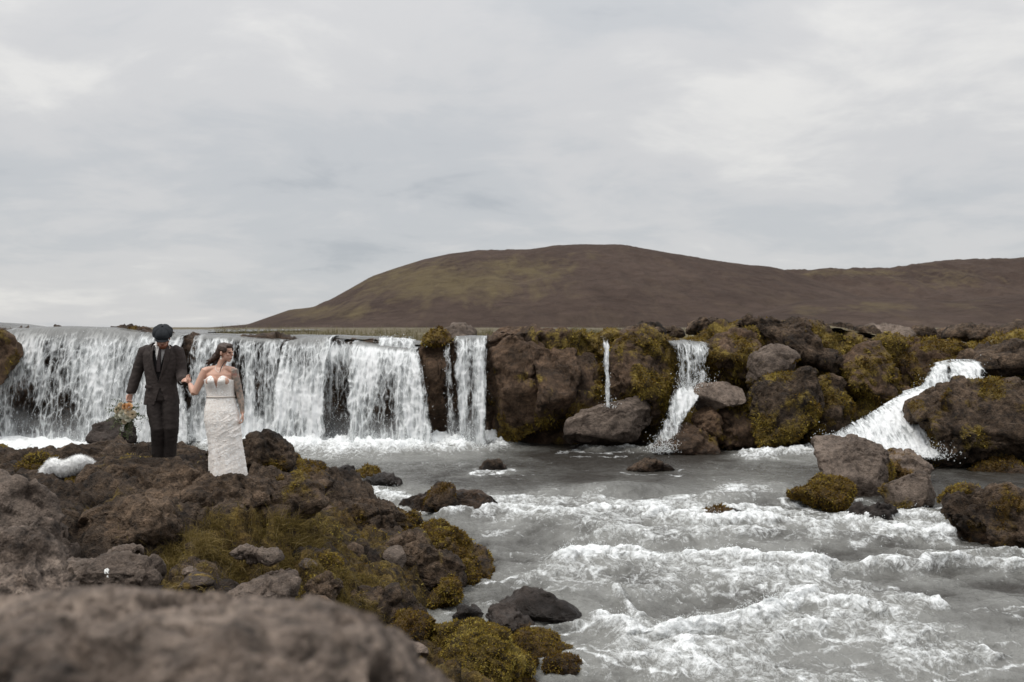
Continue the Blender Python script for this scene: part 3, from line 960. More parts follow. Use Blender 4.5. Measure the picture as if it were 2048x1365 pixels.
OR('lip_rock', [(880, 672), (905, 650), (930, 648), (950, 664), (940, 676)], 27.5, 1.0, 'craggy grey lava heap on the plateau behind the falls', ROCK_GREY, sub=4, crag=.6)
OR('lip_rock', [(1374, 668), (1392, 646), (1425, 640), (1462, 646), (1480, 668)], 26.5, 1.0, 'dark craggy lava heap on the rim above the lacy waterfall', ROCK, sub=5, crag=.8)
OR('lip_rock', [(1235, 668), (1262, 656), (1300, 655), (1330, 664), (1320, 676)], 25.4, .9, 'brown lava cap on top of the yellow green wall', ROCK, sub=4, crag=.7, moss=.1)
OR('lip_rock', [(1990, 684), (2010, 655), (2050, 648), (2110, 655), (2120, 690)], 26.5, 1.2, 'dark lava crag on the skyline at the right edge', ROCK, sub=4, crag=.8)
OR('lip_rock', [(1890, 672), (1920, 655), (1960, 652), (1985, 668), (1960, 682)], 28.5, 1.2, 'low lava heap on the plateau above the ochre shelf', ROCK, sub=4, crag=.8)
OR('lip_rock', [(1720, 668), (1745, 655), (1790, 654), (1830, 668), (1800, 682), (1740, 682)], 27.5, 1.2, 'pale lichen grey lava heap on the plateau', ROCK_GREY, sub=4, crag=.8)

# lava lumps strewn along the rim of the plateau
_RIM = {1300: 'low dark lava lump on the rim just left of the lacy waterfall top', 1345: 'small lava lump right above the lip of the lacy waterfall', 1440: 'lava lump on the rim right of the lacy waterfall top',
        1475: 'lava lump at the left foot of the highest crag', 1560: 'lava lump behind the crown of the highest crag', 1640: 'lava lump behind the right shoulder of the highest crag',
        1680: 'lava lump where the highest crag slopes to the plateau', 1735: 'lava lump just left of the pale lichen grey heap', 1850: 'lava lump on the plateau above the ochre mossy shelf',
        1905: 'lava lump on the plateau straight above the white cascade', 1975: 'lava lump above the dark overhanging slab', 2030: 'lava lump in front of the skyline crag at the right edge', 2085: 'last lava lump of the rim at the right edge'}
_rr = np.random.RandomState(21)
for _x in (1300, 1345, 1440, 1475, 1560, 1640, 1680, 1735, 1850, 1905, 1975, 2030, 2085):
    _D = _rr.uniform(26.2, 30.5)
    _w, _h = _rr.uniform(22, 46), _rr.uniform(8, 17)
    _y = 664 + _rr.uniform(-3, 8)
    OR('rim_rock', [(_x - _w, _y + 6), (_x - _w * .6, _y - _h * .7), (_x, _y - _h), (_x + _w * .55, _y - _h * .6), (_x + _w, _y + 6), (_x, _y + 12)], _D, .9,
       _RIM[_x], ROCK, sub=4, crag=.9, moss=.08, rust=.2, group='lava lumps along the plateau rim', seed=int(_x))

# ------------------------------------------------------------------ bank
BANK_PTS = [  # photograph column, row, distance
    (330, 925, 12.4), (450, 952, 12.0), (400, 935, 12.3), (250, 930, 12.3), (200, 940, 11.3), (300, 955, 11.2), (450, 965, 11.2),
    (540, 965, 11.6), (600, 962, 12.6), (230, 905, 14.6), (380, 905, 14.6), (120, 915, 14), (560, 925, 15.0), (520, 935, 14), (640, 955, 17.2),
    (600, 945, 16.0), (690, 1060, 14.0), (640, 1030, 13.2), (620, 1065, 12.2), (560, 1075, 11.4), (480, 1010, 11.4), (400, 1075, 10.6), (330, 1100, 10.0),
    (300, 1030, 10.8), (220, 1060, 10.0), (180, 1110, 9.4), (60, 1000, 10.2), (40, 960, 11.5), (-60, 960, 11), (500, 1180, 9.1), (400, 1150, 9.2),
    (330, 1180, 8.4), (300, 1230, 7.4), (200, 1260, 6.8), (620, 1150, 10.3), (680, 1110, 11.4), (760, 1120, 12.4), (800, 1080, 13.5),
    (830, 1120, 13.0), (900, 1130, 13.2), (740, 1180, 10.9), (650, 1230, 9.4), (720, 1240, 9.8), (820, 1190, 11.6), (850, 1285, 10.3), (780, 1300, 9.7),
    (680, 1320, 8.8), (860, 1350, 9.8), (930, 1340, 10.2), (560, 1330, 8.2), (450, 1260, 8.2)]
BW = np.array([at(*p) for p in BANK_PTS])
extra = np.array([[-9, 14, 1.5], [-12, 10, 1.8], [-12, 16, 1.2], [-8, 18, .5], [-7, 17, .5], [-5.5, 18.5, .15], [-8, 21, -.3], [-12, 22, -.3], [-4.6, 20.5, -.2],
                  [-4, 4, 1.45], [-2, 4, 1.35], [-1, 3, 1.3], [0, 2, 1.3], [0, -1, 1.3], [-3, -1, 1.4], [2, -1, 1.2], [-7, 3, 1.7], [-6, 7, 1.55], [-2.6, 6.5, 1.0], [-1.5, 6, .8],
                  [-.6, 7, .1], [0.8, 5, 0.0], [1.5, 3, .5], [-1, 8.2, -.2], [-9, 10, 1.7], [-6.2, 10.5, 1.35], [3, 1, .6], [-.9, 9.3, -.4]])
BW = np.vstack([BW, extra])
# outer edge of the bank where it meets the river (world x at each distance)
EDGE = [(-2, 4.2), (3, 2.4), (5, 1.5), (7, 0.9), (9, 0.5), (10.2, 0.12), (11.0, -0.35), (12.0, -.70), (12.8, -.35), (13.3, -.25), (13.9, -.55), (14.8, -1.15), (16.0, -1.75),
        (16.8, -2.6), (17.6, -3.0), (19.5, -3.9), (21.0, -5.1), (22.0, -7.0), (23, -9), (24, -30)]


def bank_h(X, Y):
    num = np.zeros(X.shape)
    den = np.zeros(X.shape)
    for bx, by, bz in BW:
        d2 = (X - bx) ** 2 + (Y - by) ** 2
        w = 1 / (d2 + 0.12) ** 1.7
        num += w * bz
        den += w
    return num / den


def bank_edge(Y):
    return np.interp(Y, [e[0] for e in EDGE], [e[1] for e in EDGE])


def bank_material():
    return rock_material('bank_lava', (0.020, 0.0125, 0.0078), (0.078, 0.054, 0.036), bump=0.9)  # dark soil brown, set darker so gaps between rocks read as shaded crevices


BANKM = bank_material()
BANK = {}


def build_bank():
    D = np.concatenate([np.linspace(-1.5, 2.4, 20), np.geomspace(2.5, 6, 60), np.geomspace(6.03, 23.2, 420)])
    U = np.linspace(0, 1, 520) ** 1.0
    UU, DD = np.meshgrid(U, D)
    e = bank_edge(DD)
    x0 = -0.80 * np.maximum(DD, 4) - 2.5
    X = x0 + (e + 0.45 - x0) * UU
    Q0 = np.stack([X, DD, 0 * X], -1).reshape(-1, 3)
    ed = e + 0.35 * fbm(Q0 * 0.9 + 3, 4).reshape(X.shape)
    Z = bank_h(X, DD)
    wl = wlev(DD)
    land = sstep(0.15, -0.9, X - ed)
    Z = np.where(land < 1, (wl - 0.45) * (1 - land) + np.maximum(Z, wl + 0.02) * land, Z)
    Q = np.stack([X, DD, Z], -1).reshape(-1, 3)
    l3 = land.reshape(-1)
    # heaps of lava: rounded blocks with creases between them
    wv = np.stack([fbm(Q * 0.8 + 2, 3), fbm(Q * 0.8 + 12, 3), fbm(Q * 0.8 + 22, 3)], 1)
    f1, f2 = worley(Q * 1.15 + 0.55 * wv)
    g1, g2 = worley(Q * 2.9 + 0.4 * wv + 6)
    h1, h2 = worley(Q * 7.5 + 0.5 * wv + 16)
    msk = fbm(Q * 0.45 + 9, 3)
    amp = 0.35 + 0.65 * sstep(-0.3, 0.25, msk)
    dz = amp * (0.30 * (sstep(0, 0.26, f2 - f1) - 0.7) * (1.05 - 0.5 * f1)) + amp * 0.12 * (sstep(0, 0.24, g2 - g1) - 0.6) + 0.025 * (sstep(0, .3, h2 - h1) - .5)
    dz = dz + 0.07 * fbm(Q * 2.2 + wv, 4, .6, ridge=True)
    dz = dz + 0.16 * fbm(Q * 1.3 + 5, 5, .55) + 0.045 * fbm(Q * 5, 5, .64) + 0.05 * fbm(Q * 3.3, 5, .6, ridge=True)
    near = sstep(1.0, 5.0, Q[:, 1])
    # keep the standing places of the couple level
    flat = np.ones(len(Q))
    for (sx, sy, sr) in ((-4.33, 12.45, .55), (-3.5, 12.05, .55)):
        flat = np.minimum(flat, sstep(sr * .4, sr * 1.4, np.hypot(Q[:, 0] - sx, Q[:, 1] - sy)))
    P3 = Q.copy()
    P3[:, 2] += (dz - .11) * (0.15 + 0.85 * l3) * (0.25 + 0.75 * flat)
    G = P3.reshape(len(D), len(U), 3)
    N = grid_normals(G).reshape(-1, 3)
    N = np.where(N[:, 2:3] < 0, -N, N)
    hv = fbm(P3 * 4.3 + 7, 4, .6)
    P3 += N * (0.075 * hv * l3 * flat)[:, None]
    lx = np.stack([fbm(P3 * 1.9 + 41, 3), fbm(P3 * 1.9 + 51, 3)], 1) * 0.10 * l3[:, None] * flat[:, None]
    P3[:, :2] += lx
    G = P3.reshape(len(D), len(U), 3)
    N = grid_normals(G).reshape(-1, 3)
    N = np.where(N[:, 2:3] < 0, -N, N)
    # moss in the hollows and towards the river; bare on the high crowns
    px = 1024 + P3[:, 0] / np.maximum(P3[:, 1], 2) * F
    mp = fbm(P3 * 0.9 + 61, 4, .55)
    m = 0.20 + 1.6 * mp - 0.9 * dz + 0.40 * sstep(250, 640, px) * sstep(15.5, 12, P3[:, 1]) + 0.16 * sstep(11.3, 9, P3[:, 1])
    m -= 0.5 * sstep(5.0, 3.0, P3[:, 1])
    m = np.clip(m, 0, 1)
    cov = sstep(.38, .7, m) * l3
    q1, _ = worley(P3 * 12)
    P3 += N * (cov * (0.035 * (0.7 - q1) + 0.02 * fbm(P3 * 22, 3)))[:, None]
    ru = np.clip(0.36 + 1.3 * fbm(P3 * 1.1 + 71, 3) + 0.3 * sstep(.5, 0, P3[:, 2] - wlev(P3[:, 1])), 0, 1)
    wet = sstep(0.22, 0.03, P3[:, 2] - wlev(P3[:, 1]) + .08 * fbm(P3 * 3, 3))
    fc = grid_faces(len(D), len(U))
    me = np_mesh('river_bank', P3, fc, attrs={'moss': m, 'rust': ru, 'wet': wet})
    o = tag(link('river_bank', me, BANKM), kind='structure')
    BANK.update(V=P3, N=N, cov=cov, ru=ru, m=m, dz=dz, land=l3)
    ROCKS.append((P3, N, cov, None, 11.0, ru, fc))
    return o


build_bank()

# rocks of the bank that stand out one by one
OR('bank_rock', [(-300, 975), (-140, 940), (-30, 924), (6, 944), (38, 990), (76, 1048), (104, 1120), (70, 1180), (-300, 1200)], 9.0, 1.7,
   'huge brown pitted lava boulder at the left edge of the bank', ROCK_GREY, sub=6, facet=1.0, lumpy=.6, rough=.7)
OR('bank_rock', [(-300, 1130), (-60, 1062), (10, 1052), (45, 1080), (82, 1125), (108, 1185), (110, 1300), (-300, 1330)], 4.6, 1.3,
   'pale pitted lava boulder at the left edge just behind the blurred rock', NEAR, sub=6, facet=.9, lumpy=.8)
OR('bank_rock', [(84, 1140), (105, 1122), (165, 1122), (235, 1110), (285, 1126), (304, 1160), (296, 1260), (110, 1260)], 7.3, .9,
   'flat topped lava rock marked with a white bird splash', ROCK_GREY, sub=6, facet=1.2, lumpy=.4, rough=.6, seed=31)
OR('bank_rock', [(420, 1215), (470, 1155), (520, 1128), (568, 1108), (586, 1128), (578, 1195), (568, 1250), (430, 1260)], 8.6, .9,
   'angular grey brown rock with a pointed corner amid the grass', ROCK_GREY, sub=6, facet=1.3, lumpy=.35, rough=.6)
OR('bank_rock', [(86, 924), (128, 902), (195, 888), (258, 892), (330, 896), (395, 904), (425, 922), (420, 955), (110, 955)], 14.6, 1.5,
   'long craggy brown rock ridge behind the man', ROCK, sub=6, moss=.18, rust=.4, crag=.4, mossdir='low')
OR('bank_rock', [(150, 985), (178, 940), (228, 924), (330, 931), (385, 946), (420, 970), (410, 1000), (300, 1040), (165, 1035)], 11.4, 1.3,
   'broad lumpy lava rock in front of the feet of the man', ROCK, sub=6, moss=.08, rust=.3, crag=.25, lumpy=1.2)
OR('bank_rock', [(370, 986), (400, 960), (450, 960), (500, 961), (545, 974), (530, 1000), (440, 1020), (380, 1010)], 11.3, 1.0,
   'lumpy brown lava rock hiding the hem of the white gown', ROCK, sub=6, moss=.10, rust=.4, crag=.25)
OR('bank_rock', [(128, 1095), (195, 1022), (255, 1000), (312, 1010), (338, 1048), (322, 1090), (240, 1110), (150, 1130)], 10.1, 1.1,
   'dark hollowed lava rock with an arched top above the grassy hollow', ROCK, sub=6, moss=.06, rust=.4, crag=.25)
OR('bank_rock', [(486, 895), (500, 872), (530, 868), (560, 884), (580, 905), (582, 935), (490, 940)], 14.4, .9,
   'mossy brown rock right beside the gown of the woman', ROCK, sub=5, moss=.38, rust=.6, crag=.3, mossdir='low')
OR('bank_rock', [(182, 880), (192, 850), (212, 832), (236, 834), (254, 856), (258, 885)], 16.2, .8, 'small dark rock below the bouquet in front of the falls', ROCK_DARK, sub=5, wl=.9)
OR('bank_rock', [(480, 1015), (515, 972), (585, 955), (640, 975), (652, 1005), (600, 1030), (545, 1062), (495, 1060)], 11.5, 1.0,
   'overhanging dark lava lump with a grassy foot', ROCK, sub=6, moss=.30, rust=.4, crag=.25)
OR('bank_rock', [(612, 1070), (645, 1010), (690, 974), (738, 982), (795, 1025), (838, 1058), (800, 1090), (640, 1095)], 14.6, 1.4,
   'brown conical rock rising by the water at the bank edge', ROCK, sub=6, moss=.5, rust=.7, crag=.4, wl=-.25, mossdir='low')
OR('bank_rock', [(770, 1085), (812, 1044), (875, 1052), (928, 1078), (966, 1125), (990, 1172), (930, 1185), (850, 1140)], 13.5, 1.1,
   'rusty moss covered point of the bank reaching into the rapids', ROCK, sub=6, moss=.80, rust=.55, crag=.4, wl=-.45)
OR('bank_rock', [(735, 1150), (770, 1095), (825, 1060), (855, 1090), (905, 1125), (925, 1180), (850, 1200), (770, 1190)], 12.8, 1.0,
   'dark craggy rock with green moss at its foot on the point', ROCK, sub=6, moss=.55, rust=.3, crag=.25, wl=-.4, mossdir='low')
OR('bank_rock', [(855, 1212), (880, 1172), (912, 1160), (920, 1190), (905, 1220)], 12.3, .6, 'small mossy rock leaning at the tip of the point', ROCK, sub=5, moss=.55, rust=.4, wl=-.5)
OR('bank_rock', [(740, 1262), (790, 1230), (862, 1232), (872, 1275), (850, 1305), (760, 1305)], 10.3, .8, 'rusty brown rock beside the little side stream', ROCK, sub=5, moss=.5, rust=.95, wl=-.6)
OR('bank_rock', [(850, 1320), (880, 1262), (940, 1244), (985, 1262), (1020, 1300), (1052, 1335), (1058, 1400), (880, 1410)], 10.1, 1.0,
   'thick yellow moss cushion over rocks at the near water edge', ROCK, sub=6, moss=.85, rust=.25, wl=-.72, crag=.4)
OR('bank_rock', [(32, 938), (58, 910), (88, 914), (112, 940), (90, 955)], 12.6, .6, 'small round mossy rock beside the white fur wrap', ROCK, sub=5, moss=.5, rust=.5)
OR('bank_rock', [(80, 970), (110, 945), (160, 945), (190, 960), (160, 1000), (90, 1000)], 11.7, .7, 'rock with ochre moss under the white fur wrap', ROCK, sub=5, moss=.5, rust=.5)
OR('bank_rock', [(488, 930), (540, 905), (590, 915), (630, 932), (640, 950), (500, 955)], 15.2, .9, 'low ochre mossed rocks between the woman and the pool', ROCK, sub=5, moss=.5, rust=.8, crag=.4)
OR('bank_rock', [(560, 960), (600, 938), (640, 945), (662, 965), (640, 985), (570, 985)], 13.8, .8, 'knobbly brown rock on the bank right of the gown', ROCK, sub=5, moss=.25, rust=.7, crag=.25)
OR('bank_rock', [(622, 968), (645, 950), (670, 950), (684, 964), (660, 974)], 16.8, .6, 'tiny orange mossy point by the pool', ROCK, sub=4, moss=.8, rust=.9, wl=0)
OR('bank_rock', [(200, 1118), (250, 1092), (276, 1100), (262, 1118)], 8.6, .35, 'thin grey stone shard behind the rock with the white splash', ROCK_GREY, sub=4, facet=1.3)
OR('bank_rock', [(600, 1195), (625, 1160), (655, 1150), (680, 1175), (670, 1200)], 10.0, .5, 'round brown stone in the grass above the side stream', ROCK, sub=5, moss=.15, rust=.4)
OR('bank_rock', [(560, 1140), (590, 1110), (640, 1105), (680, 1128), (650, 1150)], 10.9, .6, 'brown lump beside the wet gravel hollow', ROCK, sub=5, moss=.4, rust=.5, crag=.4)
OR('bank_rock', [(455, 1108), (490, 1095), (540, 1100), (560, 1118), (500, 1126)], 9.6, .5, 'flat grey stone above the angular grey brown rock', ROCK_GREY, sub=5)
OR('bank_rock', [(680, 1210), (720, 1178), (760, 1180), (770, 1210), (730, 1230)], 10.6, .6, 'grey stone half buried in yellow moss above the side stream', ROCK, sub=5, moss=.45, rust=.2)
OR('bank_rock', [(-500, 1235), (-200, 1188), (0, 1176), (130, 1182), (300, 1200), (450, 1215), (600, 1240), (720, 1272), (800, 1310), (860, 1350), (900, 1420), (900, 1700), (200, 1900), (-500, 1900)],
   1.25, .8, 'big blurred lava rock filling the lower left corner', NEAR, sub=7, facet=.4, lumpy=.35, rough=.5, seed=3)


def bird_splash():
    """white splash lying on the face of the flat topped rock"""
    from mathutils.bvhtree import BVHTree
    rock = [o for o in bpy.data.objects if o.name.startswith('bank_rock') and 'splash' in o.get('label', '')][0]
    if rock.get('label', '').startswith('thin'):
        return
    me = rock.data
    bv = BVHTree.FromPolygons([v.co + rock.location for v in me.vertices], [tuple(p.vertices) for p in me.polygons])
    rs = random.Random(4)
    V, Fc = [], []
    cam_p = Vector((0, 0, CZ))
    for k in range(9):
        px = 213 + (0 if k == 0 else rs.uniform(-3, 3))
        py = 1147 + (0 if k == 0 else rs.uniform(-7, 9))
        hit, nrm, idx, dist = bv.ray_cast(cam_p, (Vector(at(px, py, 7)) - cam_p).normalized())
        if hit is None:
            continue
        sd = nrm.cross(Vector((0, 0, 1))).normalized()
        up = sd.cross(nrm) * -1
        w, h = (.008, .022) if k == 0 else (rs.uniform(.004, .010), rs.uniform(.006, .016))
        n0 = len(V)
        c = hit + nrm * .010
        V.append(c + nrm * .004)
        for i in range(10):
            t = i / 10 * 2 * math.pi
            r = 1 + rs.uniform(-.3, .3)
            V.append(c + sd * w * r * math.cos(t) + up * h * r * math.sin(t))
        Fc += [(n0, n0 + 1 + i, n0 + 1 + (i + 1) % 10) for i in range(10)]
    m2 = bpy.data.meshes.new('bird_splash')
    m2.from_pydata([tuple(v - rock.location) for v in V], [], Fc)
    m, nt, out = new_mat('chalk_white')
    bs = node(nt, 'ShaderNodeBsdfDiffuse', {'Color': (.75, .75, .72, 1)})
    nt.links.new(bs.outputs[0], out.inputs[0])
    o = link('bird_splash', m2, m, rock)
    o['kind'] = 'stuff'


bird_splash()


LANDMARKS = [((200, 1150, 7.4), 'the rock with the white splash'), ((500, 1170, 8.6), 'the angular grey brown rock'), ((560, 1010, 11.5), 'the overhanging dark lump'),
             ((720, 1020, 14.6), 'the conical rock'), ((880, 1110, 13.5), 'the mossy point'), ((800, 1260, 10.3), 'the little side stream'),
             ((450, 965, 11.4), 'the hem of the white gown'), ((230, 1050, 10.1), 'the hollowed arched rock'), ((640, 1170, 10.0), 'the round stone in the grass'),
             ((620, 1125, 10.9), 'the wet gravel hollow'), ((500, 1108, 9.6), 'the flat grey stone'), ((720, 1200, 10.6), 'the half buried grey stone')]


def small_stones():
    rs = np.random.RandomState(17)
    meshes = []
    for k in range(5):
        U, Fc = ico(4)
        V = U * np.array([1, .85, .7])
        for q in range(7):
            n = rs.normal(size=3)
            n /= np.linalg.norm(n)
            dd = V @ n
            ov = np.clip(dd - dd.max() * rs.uniform(.55, .85), 0, None)
            V = V - n * ov[:, None]
        V = V * (1 + .14 * fbm(V * 1.5 + k * 7, 4) + .08 * fbm(V * 5 + k, 4, .6, ridge=True))[:, None]
        mo = np.clip(.25 + 1.1 * fbm(V * 1.6 + 30 + k, 3), 0, 1) if k % 2 else np.zeros(len(V))
        meshes.append(np_mesh('stone', V, Fc, attrs={'moss': mo, 'rust': np.full(len(V), .5), 'wet': np.zeros(len(V))}))
        meshes[-1].materials.append(ROCK if k % 3 else ROCK_GREY)
    B = BANK['V']
    ok = np.nonzero((BANK['land'] > .98) & (B[:, 1] > 7.5) & (B[:, 1] < 14.5) & (np.abs(B[:, 0] + 4.0) > .9))[0]
    px = 1024 + B[ok, 0] / B[ok, 1] * F
    w = sstep(180, 420, px) * sstep(960, 800, px) / B[ok, 1]
    sel = ok[rs.choice(len(ok), 46, replace=False, p=w / w.sum())]
    for i, v in enumerate(sel):
        o = bpy.data.objects.new('stone', meshes[i % 5])
        COL.objects.link(o)
        sc = rs.uniform(.06, .20)
        o.location = (B[v, 0], B[v, 1], B[v, 2] + sc * .15)
        o.scale = (sc, sc * rs.uniform(.8, 1.2), sc * rs.uniform(.7, 1.1))
        o.rotation_euler = (rs.uniform(-.4, .4), rs.uniform(-.4, .4), rs.uniform(0, 6.28))
        near = min(LANDMARKS, key=lambda q: np.hypot(at(*q[0])[0] - B[v, 0], q[0][2] - B[v, 1]))[1]
        kind = ('larger ' if sc > .14 else 'small ') + ('grey ' if i % 5 % 3 == 0 else 'brown ') + ('moss flecked ' if i % 5 % 2 else 'bare ')
        tag(o, kind + 'stone lying on the bank near ' + near, 'stone', 'small stones on the bank')


small_stones()

# ------------------------------------------------------------------ waterfalls
def fall_material():
    m, nt, out = new_mat('falling_water')
    uv = node(nt, 'ShaderNodeUVMap', uv_map='UVMap').outputs[0]
    dens = attr(nt, 'dens')
    smo = attr(nt, 'glide')
    wv = node(nt, 'ShaderNodeTexNoise', {'Vector': uv, 'Scale': 2.6, 'Detail': 4.0, 'Roughness': 0.6}).outputs['Color']
    wuv = mixc(nt, 0.10, uv, wv)
    st = node(nt, 'ShaderNodeMapping', {'Vector': wuv, 'Scale': (11.0, 0.9, 1.0)}).outputs[0]
    n1 = noise_(nt, st, 1.0, 6, 0.68, 0.5)
    st2 = node(nt, 'ShaderNodeMapping', {'Vector': wuv, 'Scale': (7.5, 2.6, 1.0)}).outputs[0]
    vor = node(nt, 'ShaderNodeTexVoronoi', {'Vector': st2, 'Scale': 1.0}, feature='DISTANCE_TO_EDGE').outputs[0]
    lace = ramp(nt, vor, [(0.0, 1.0), (0.10, 0.55), (0.30, 0.0)])
    n2 = noise_(nt, node(nt, 'ShaderNodeMapping', {'Vector': uv, 'Scale': (30.0, 8.0, 1.0)}).outputs[0], 1.0, 3, 0.7)
    s = math_(nt, 'MULTIPLY_ADD', n1, 1.9, math_(nt, 'MULTIPLY_ADD', dens, 1.35, -1.66))
    s = math_(nt, 'MULTIPLY_ADD', lace, 0.42, s)
    s = math_(nt, 'MULTIPLY_ADD', n2, 0.45, math_(nt, 'ADD', s, -0.26))
    a = ramp(nt, s, [(0.0, 0.0), (0.16, 0.38), (0.48, 1.0)])
    veil = attr(nt, 'veil')
    n5 = noise_(nt, uv, 2.4, 4, 0.6, 0.4)
    a = math_(nt, 'MAXIMUM', a, math_(nt, 'MULTIPLY', veil, ramp(nt, n5, [(0.30, 0.1), (0.62, 1.0)])))
    a = math_(nt, 'MAXIMUM', a, math_(nt, 'MULTIPLY', smo, 0.93))
    colr = ramp(nt, s, [(0.05, (0.40, 0.41, 0.41)), (0.32, (0.68, 0.70, 0.70)), (0.75, (0.93, 0.94, 0.94))])
    gl = mixc(nt, n1, (0.16, 0.155, 0.14), (0.34, 0.345, 0.335))
    colr = mixc(nt, smo, colr, gl)
    b = node(nt, 'ShaderNodeBump', {'Strength': 0.5, 'Distance': 0.05, 'Height': s})
    df = node(nt, 'ShaderNodeBsdfPrincipled', {'Base Color': colr, 'Roughness': math_(nt, 'MULTIPLY_ADD', smo, -0.35, 0.5), 'Normal': b.outputs[0]})
    tl = node(nt, 'ShaderNodeBsdfTranslucent', {'Color': colr})
    mx = node(nt, 'ShaderNodeMixShader', {0: 0.28, 1: df.outputs[0], 2: tl.outputs[0]})
    tr = node(nt, 'ShaderNodeBsdfTransparent')
    fin = node(nt, 'ShaderNodeMixShader', {0: a, 1: tr.outputs[0], 2: mx.outputs[0]})
    nt.links.new(fin.outputs[0], out.inputs[0])
    return m


FALLM = fall_material()


def drop_material():
    m, nt, out = new_mat('spray')
    df = node(nt, 'ShaderNodeBsdfDiffuse', {'Color': (0.86, 0.88, 0.88, 1)})
    tl = node(nt, 'ShaderNodeBsdfTranslucent', {'Color': (0.86, 0.88, 0.88, 1)})
    mx = node(nt, 'ShaderNodeMixShader', {0: 0.35, 1: df.outputs[0], 2: tl.outputs[0]})
    nt.links.new(mx.outputs[0], out.inputs[0])
    return m


DROPM = drop_material()
DROPS = []          # arrays of (x, y, z, r)
_rng = np.random.RandomState(5)


def waterfall(label, top, bot, Dt, Db, base=0.6, spots=(), glide=0.10, throw=1.0, layers=3, seed=1, drops=500, back=0.9, edge=0.06, bend=1.0, mist=1.0):
    """curved layered sheets of falling water from the lip polyline `top` to the foot polyline `bot` (photograph pixels)"""
    top, bot = np.array(top, float), np.array(bot, float)
    wpx = max(np.ptp(top[:, 0]), np.ptp(bot[:, 0]))
    nu = int(max(12, wpx / 2.2))
    nv = 96
    u = np.linspace(0, 1, nu)

    def along(pl):
        s = np.linspace(0, 1, len(pl))
        return np.interp(u, s, pl[:, 0]), np.interp(u, s, pl[:, 1])
    tx, ty = along(top)
    bx, by = along(bot)
    Pt = np.stack([(tx - 1024) / F * Dt, np.full(nu, Dt), CZ - (ty - HZ) / F * Dt], 1)
    Pb = np.stack([(bx - 1024) / F * Db, np.full(nu, Db), CZ - (by - HZ) / F * Db], 1)
    H = Pt[:, 2] - Pb[:, 2]
    allV, allF, allD, allG, allUV = [], [], [], [], []
    allM = []
    n0 = 0
    nb = 14
    for L in range(layers):
        rows = []
        for k in range(nb):                       # the glide over the lip
            q = 1 - k / nb
            p = Pt.copy()
            p[:, 1] += back * q
            p[:, 2] += 0.03 * math.sin(q * 3) + 0.01 * q
            rows.append(p)
        for k in range(nv):
            v = k / (nv - 1)
            s = v ** (0.5 * bend + (1 - bend) * 1.0)
            p = Pt + (Pb - Pt) * np.array([s * .35 + v * .65, s, v])[None, :]
            rows.append(p)
        G = np.array(rows)
        G[:, :, 1] += (L - (layers - 1) * 0.5) * 0.07 * np.clip(np.arange(nb + nv) / (nb + 12.0), 0, 1)[:, None]
        V = G.reshape(-1, 3)
        off = np.array([seed * 3.1 + L * 7.7, L * 5.3, seed])
        fall = np.clip((np.arange(nb + nv) - nb) / 20.0, 0, 1)[:, None].repeat(nu, 1).reshape(-1)
        V = V + np.stack([0.05 * fbm(V * 2.2 + off, 3), -0.17 * np.abs(fbm(V * np.array([4.5, 1, .55]) + off, 4, .6)) + 0.07 * fbm(V * np.array([13, 3, 1.6]) + off, 3) + .025 * fbm(V * 9 + off, 2),
                          0 * V[:, 0]], 1) * (0.12 + 0.88 * fall)[:, None]
        spx = 1024 + V[:, 0] / V[:, 1] * F
        spy = HZ - (V[:, 2] - CZ) / V[:, 1] * F
        uu = np.tile(u, nb + nv)
        uu = np.clip(uu + (0.11 * fbm(V * np.array([.5, .2, 2.2]) + off, 5, .62)) * sstep(.0, .2, np.repeat(np.concatenate([np.zeros(nb), np.linspace(0, 1, nv)]), nu)), 0, 1)
        vv = np.repeat(np.concatenate([np.zeros(nb), np.linspace(0, 1, nv)]), nu)
        d = np.full(len(V), base)
        for gx, gy, rx, ry, a in spots:
            d += a * np.exp(-(((spx - gx) / rx) ** 2 + ((spy - gy) / ry) ** 2))
        d += 0.36 * fbm(V * np.array([1.7, 1, 0.5]) + off, 4)
        we = edge * 1.7
        d = d - 0.75 * (sstep(we, 0, uu) + sstep(1 - we, 1, uu)) * (0.35 + 0.65 * vv)
        gl = sstep(glide * (1.2 + 0.8 * fbm(V * 1.5 + off, 2)), 0.0, vv) * (1.0 if glide > 0 else 0)
        ge = max(edge * .8, min(.25, 22.0 / wpx))
        gl = gl * sstep(0, ge, uu + .08 * fbm(V * 2.5 + off, 3)) * sstep(1, 1 - ge, uu + .08 * fbm(V * 2.5 + off + 5, 3))
        d = d - 0.3 * sstep(0.10, 0.0, vv) * (1 if glide == 0 else 0)
        uvx = V[:, 0] + off[0]
        uvy = V[:, 2] * 1.0 + V[:, 1] * 0.7 + off[1]
        vl = (0.75 * sstep(0.62, 1.0, vv + .12 * fbm(V * 1.3 + off, 3)) * mist) * sstep(0, .15, uu) * sstep(1, .85, uu)
        allM.append(vl)
        allV.append(V); allD.append(d); allG.append(gl)
        allUV.append(np.stack([uvx, uvy], 1))
        allF.append(grid_faces(nb + nv, nu) + n0)
        n0 += len(V)
    V = np.concatenate(allV)
    org = np.array([V[:, 0].mean(), V[:, 1].mean(), V[:, 2].min()])
    me = np_mesh('waterfall', V - org, np.concatenate(allF), attrs={'dens': np.concatenate(allD), 'glide': np.concatenate(allG), 'veil': np.concatenate(allM)}, uv=np.concatenate(allUV))
    o = link('waterfall', me, FALLM, loc=tuple(org))
    tag(o, label, 'waterfall', 'waterfalls along the cliff')
    # loose drops flying beside and in front of the sheet
    dd = np.concatenate(allD)
    wgt = np.clip(dd, 0.05, 1.0) * np.concatenate([np.repeat(np.concatenate([np.zeros(nb), np.linspace(0.1, 1, nv)]), nu)] * layers)
    drops //= 2
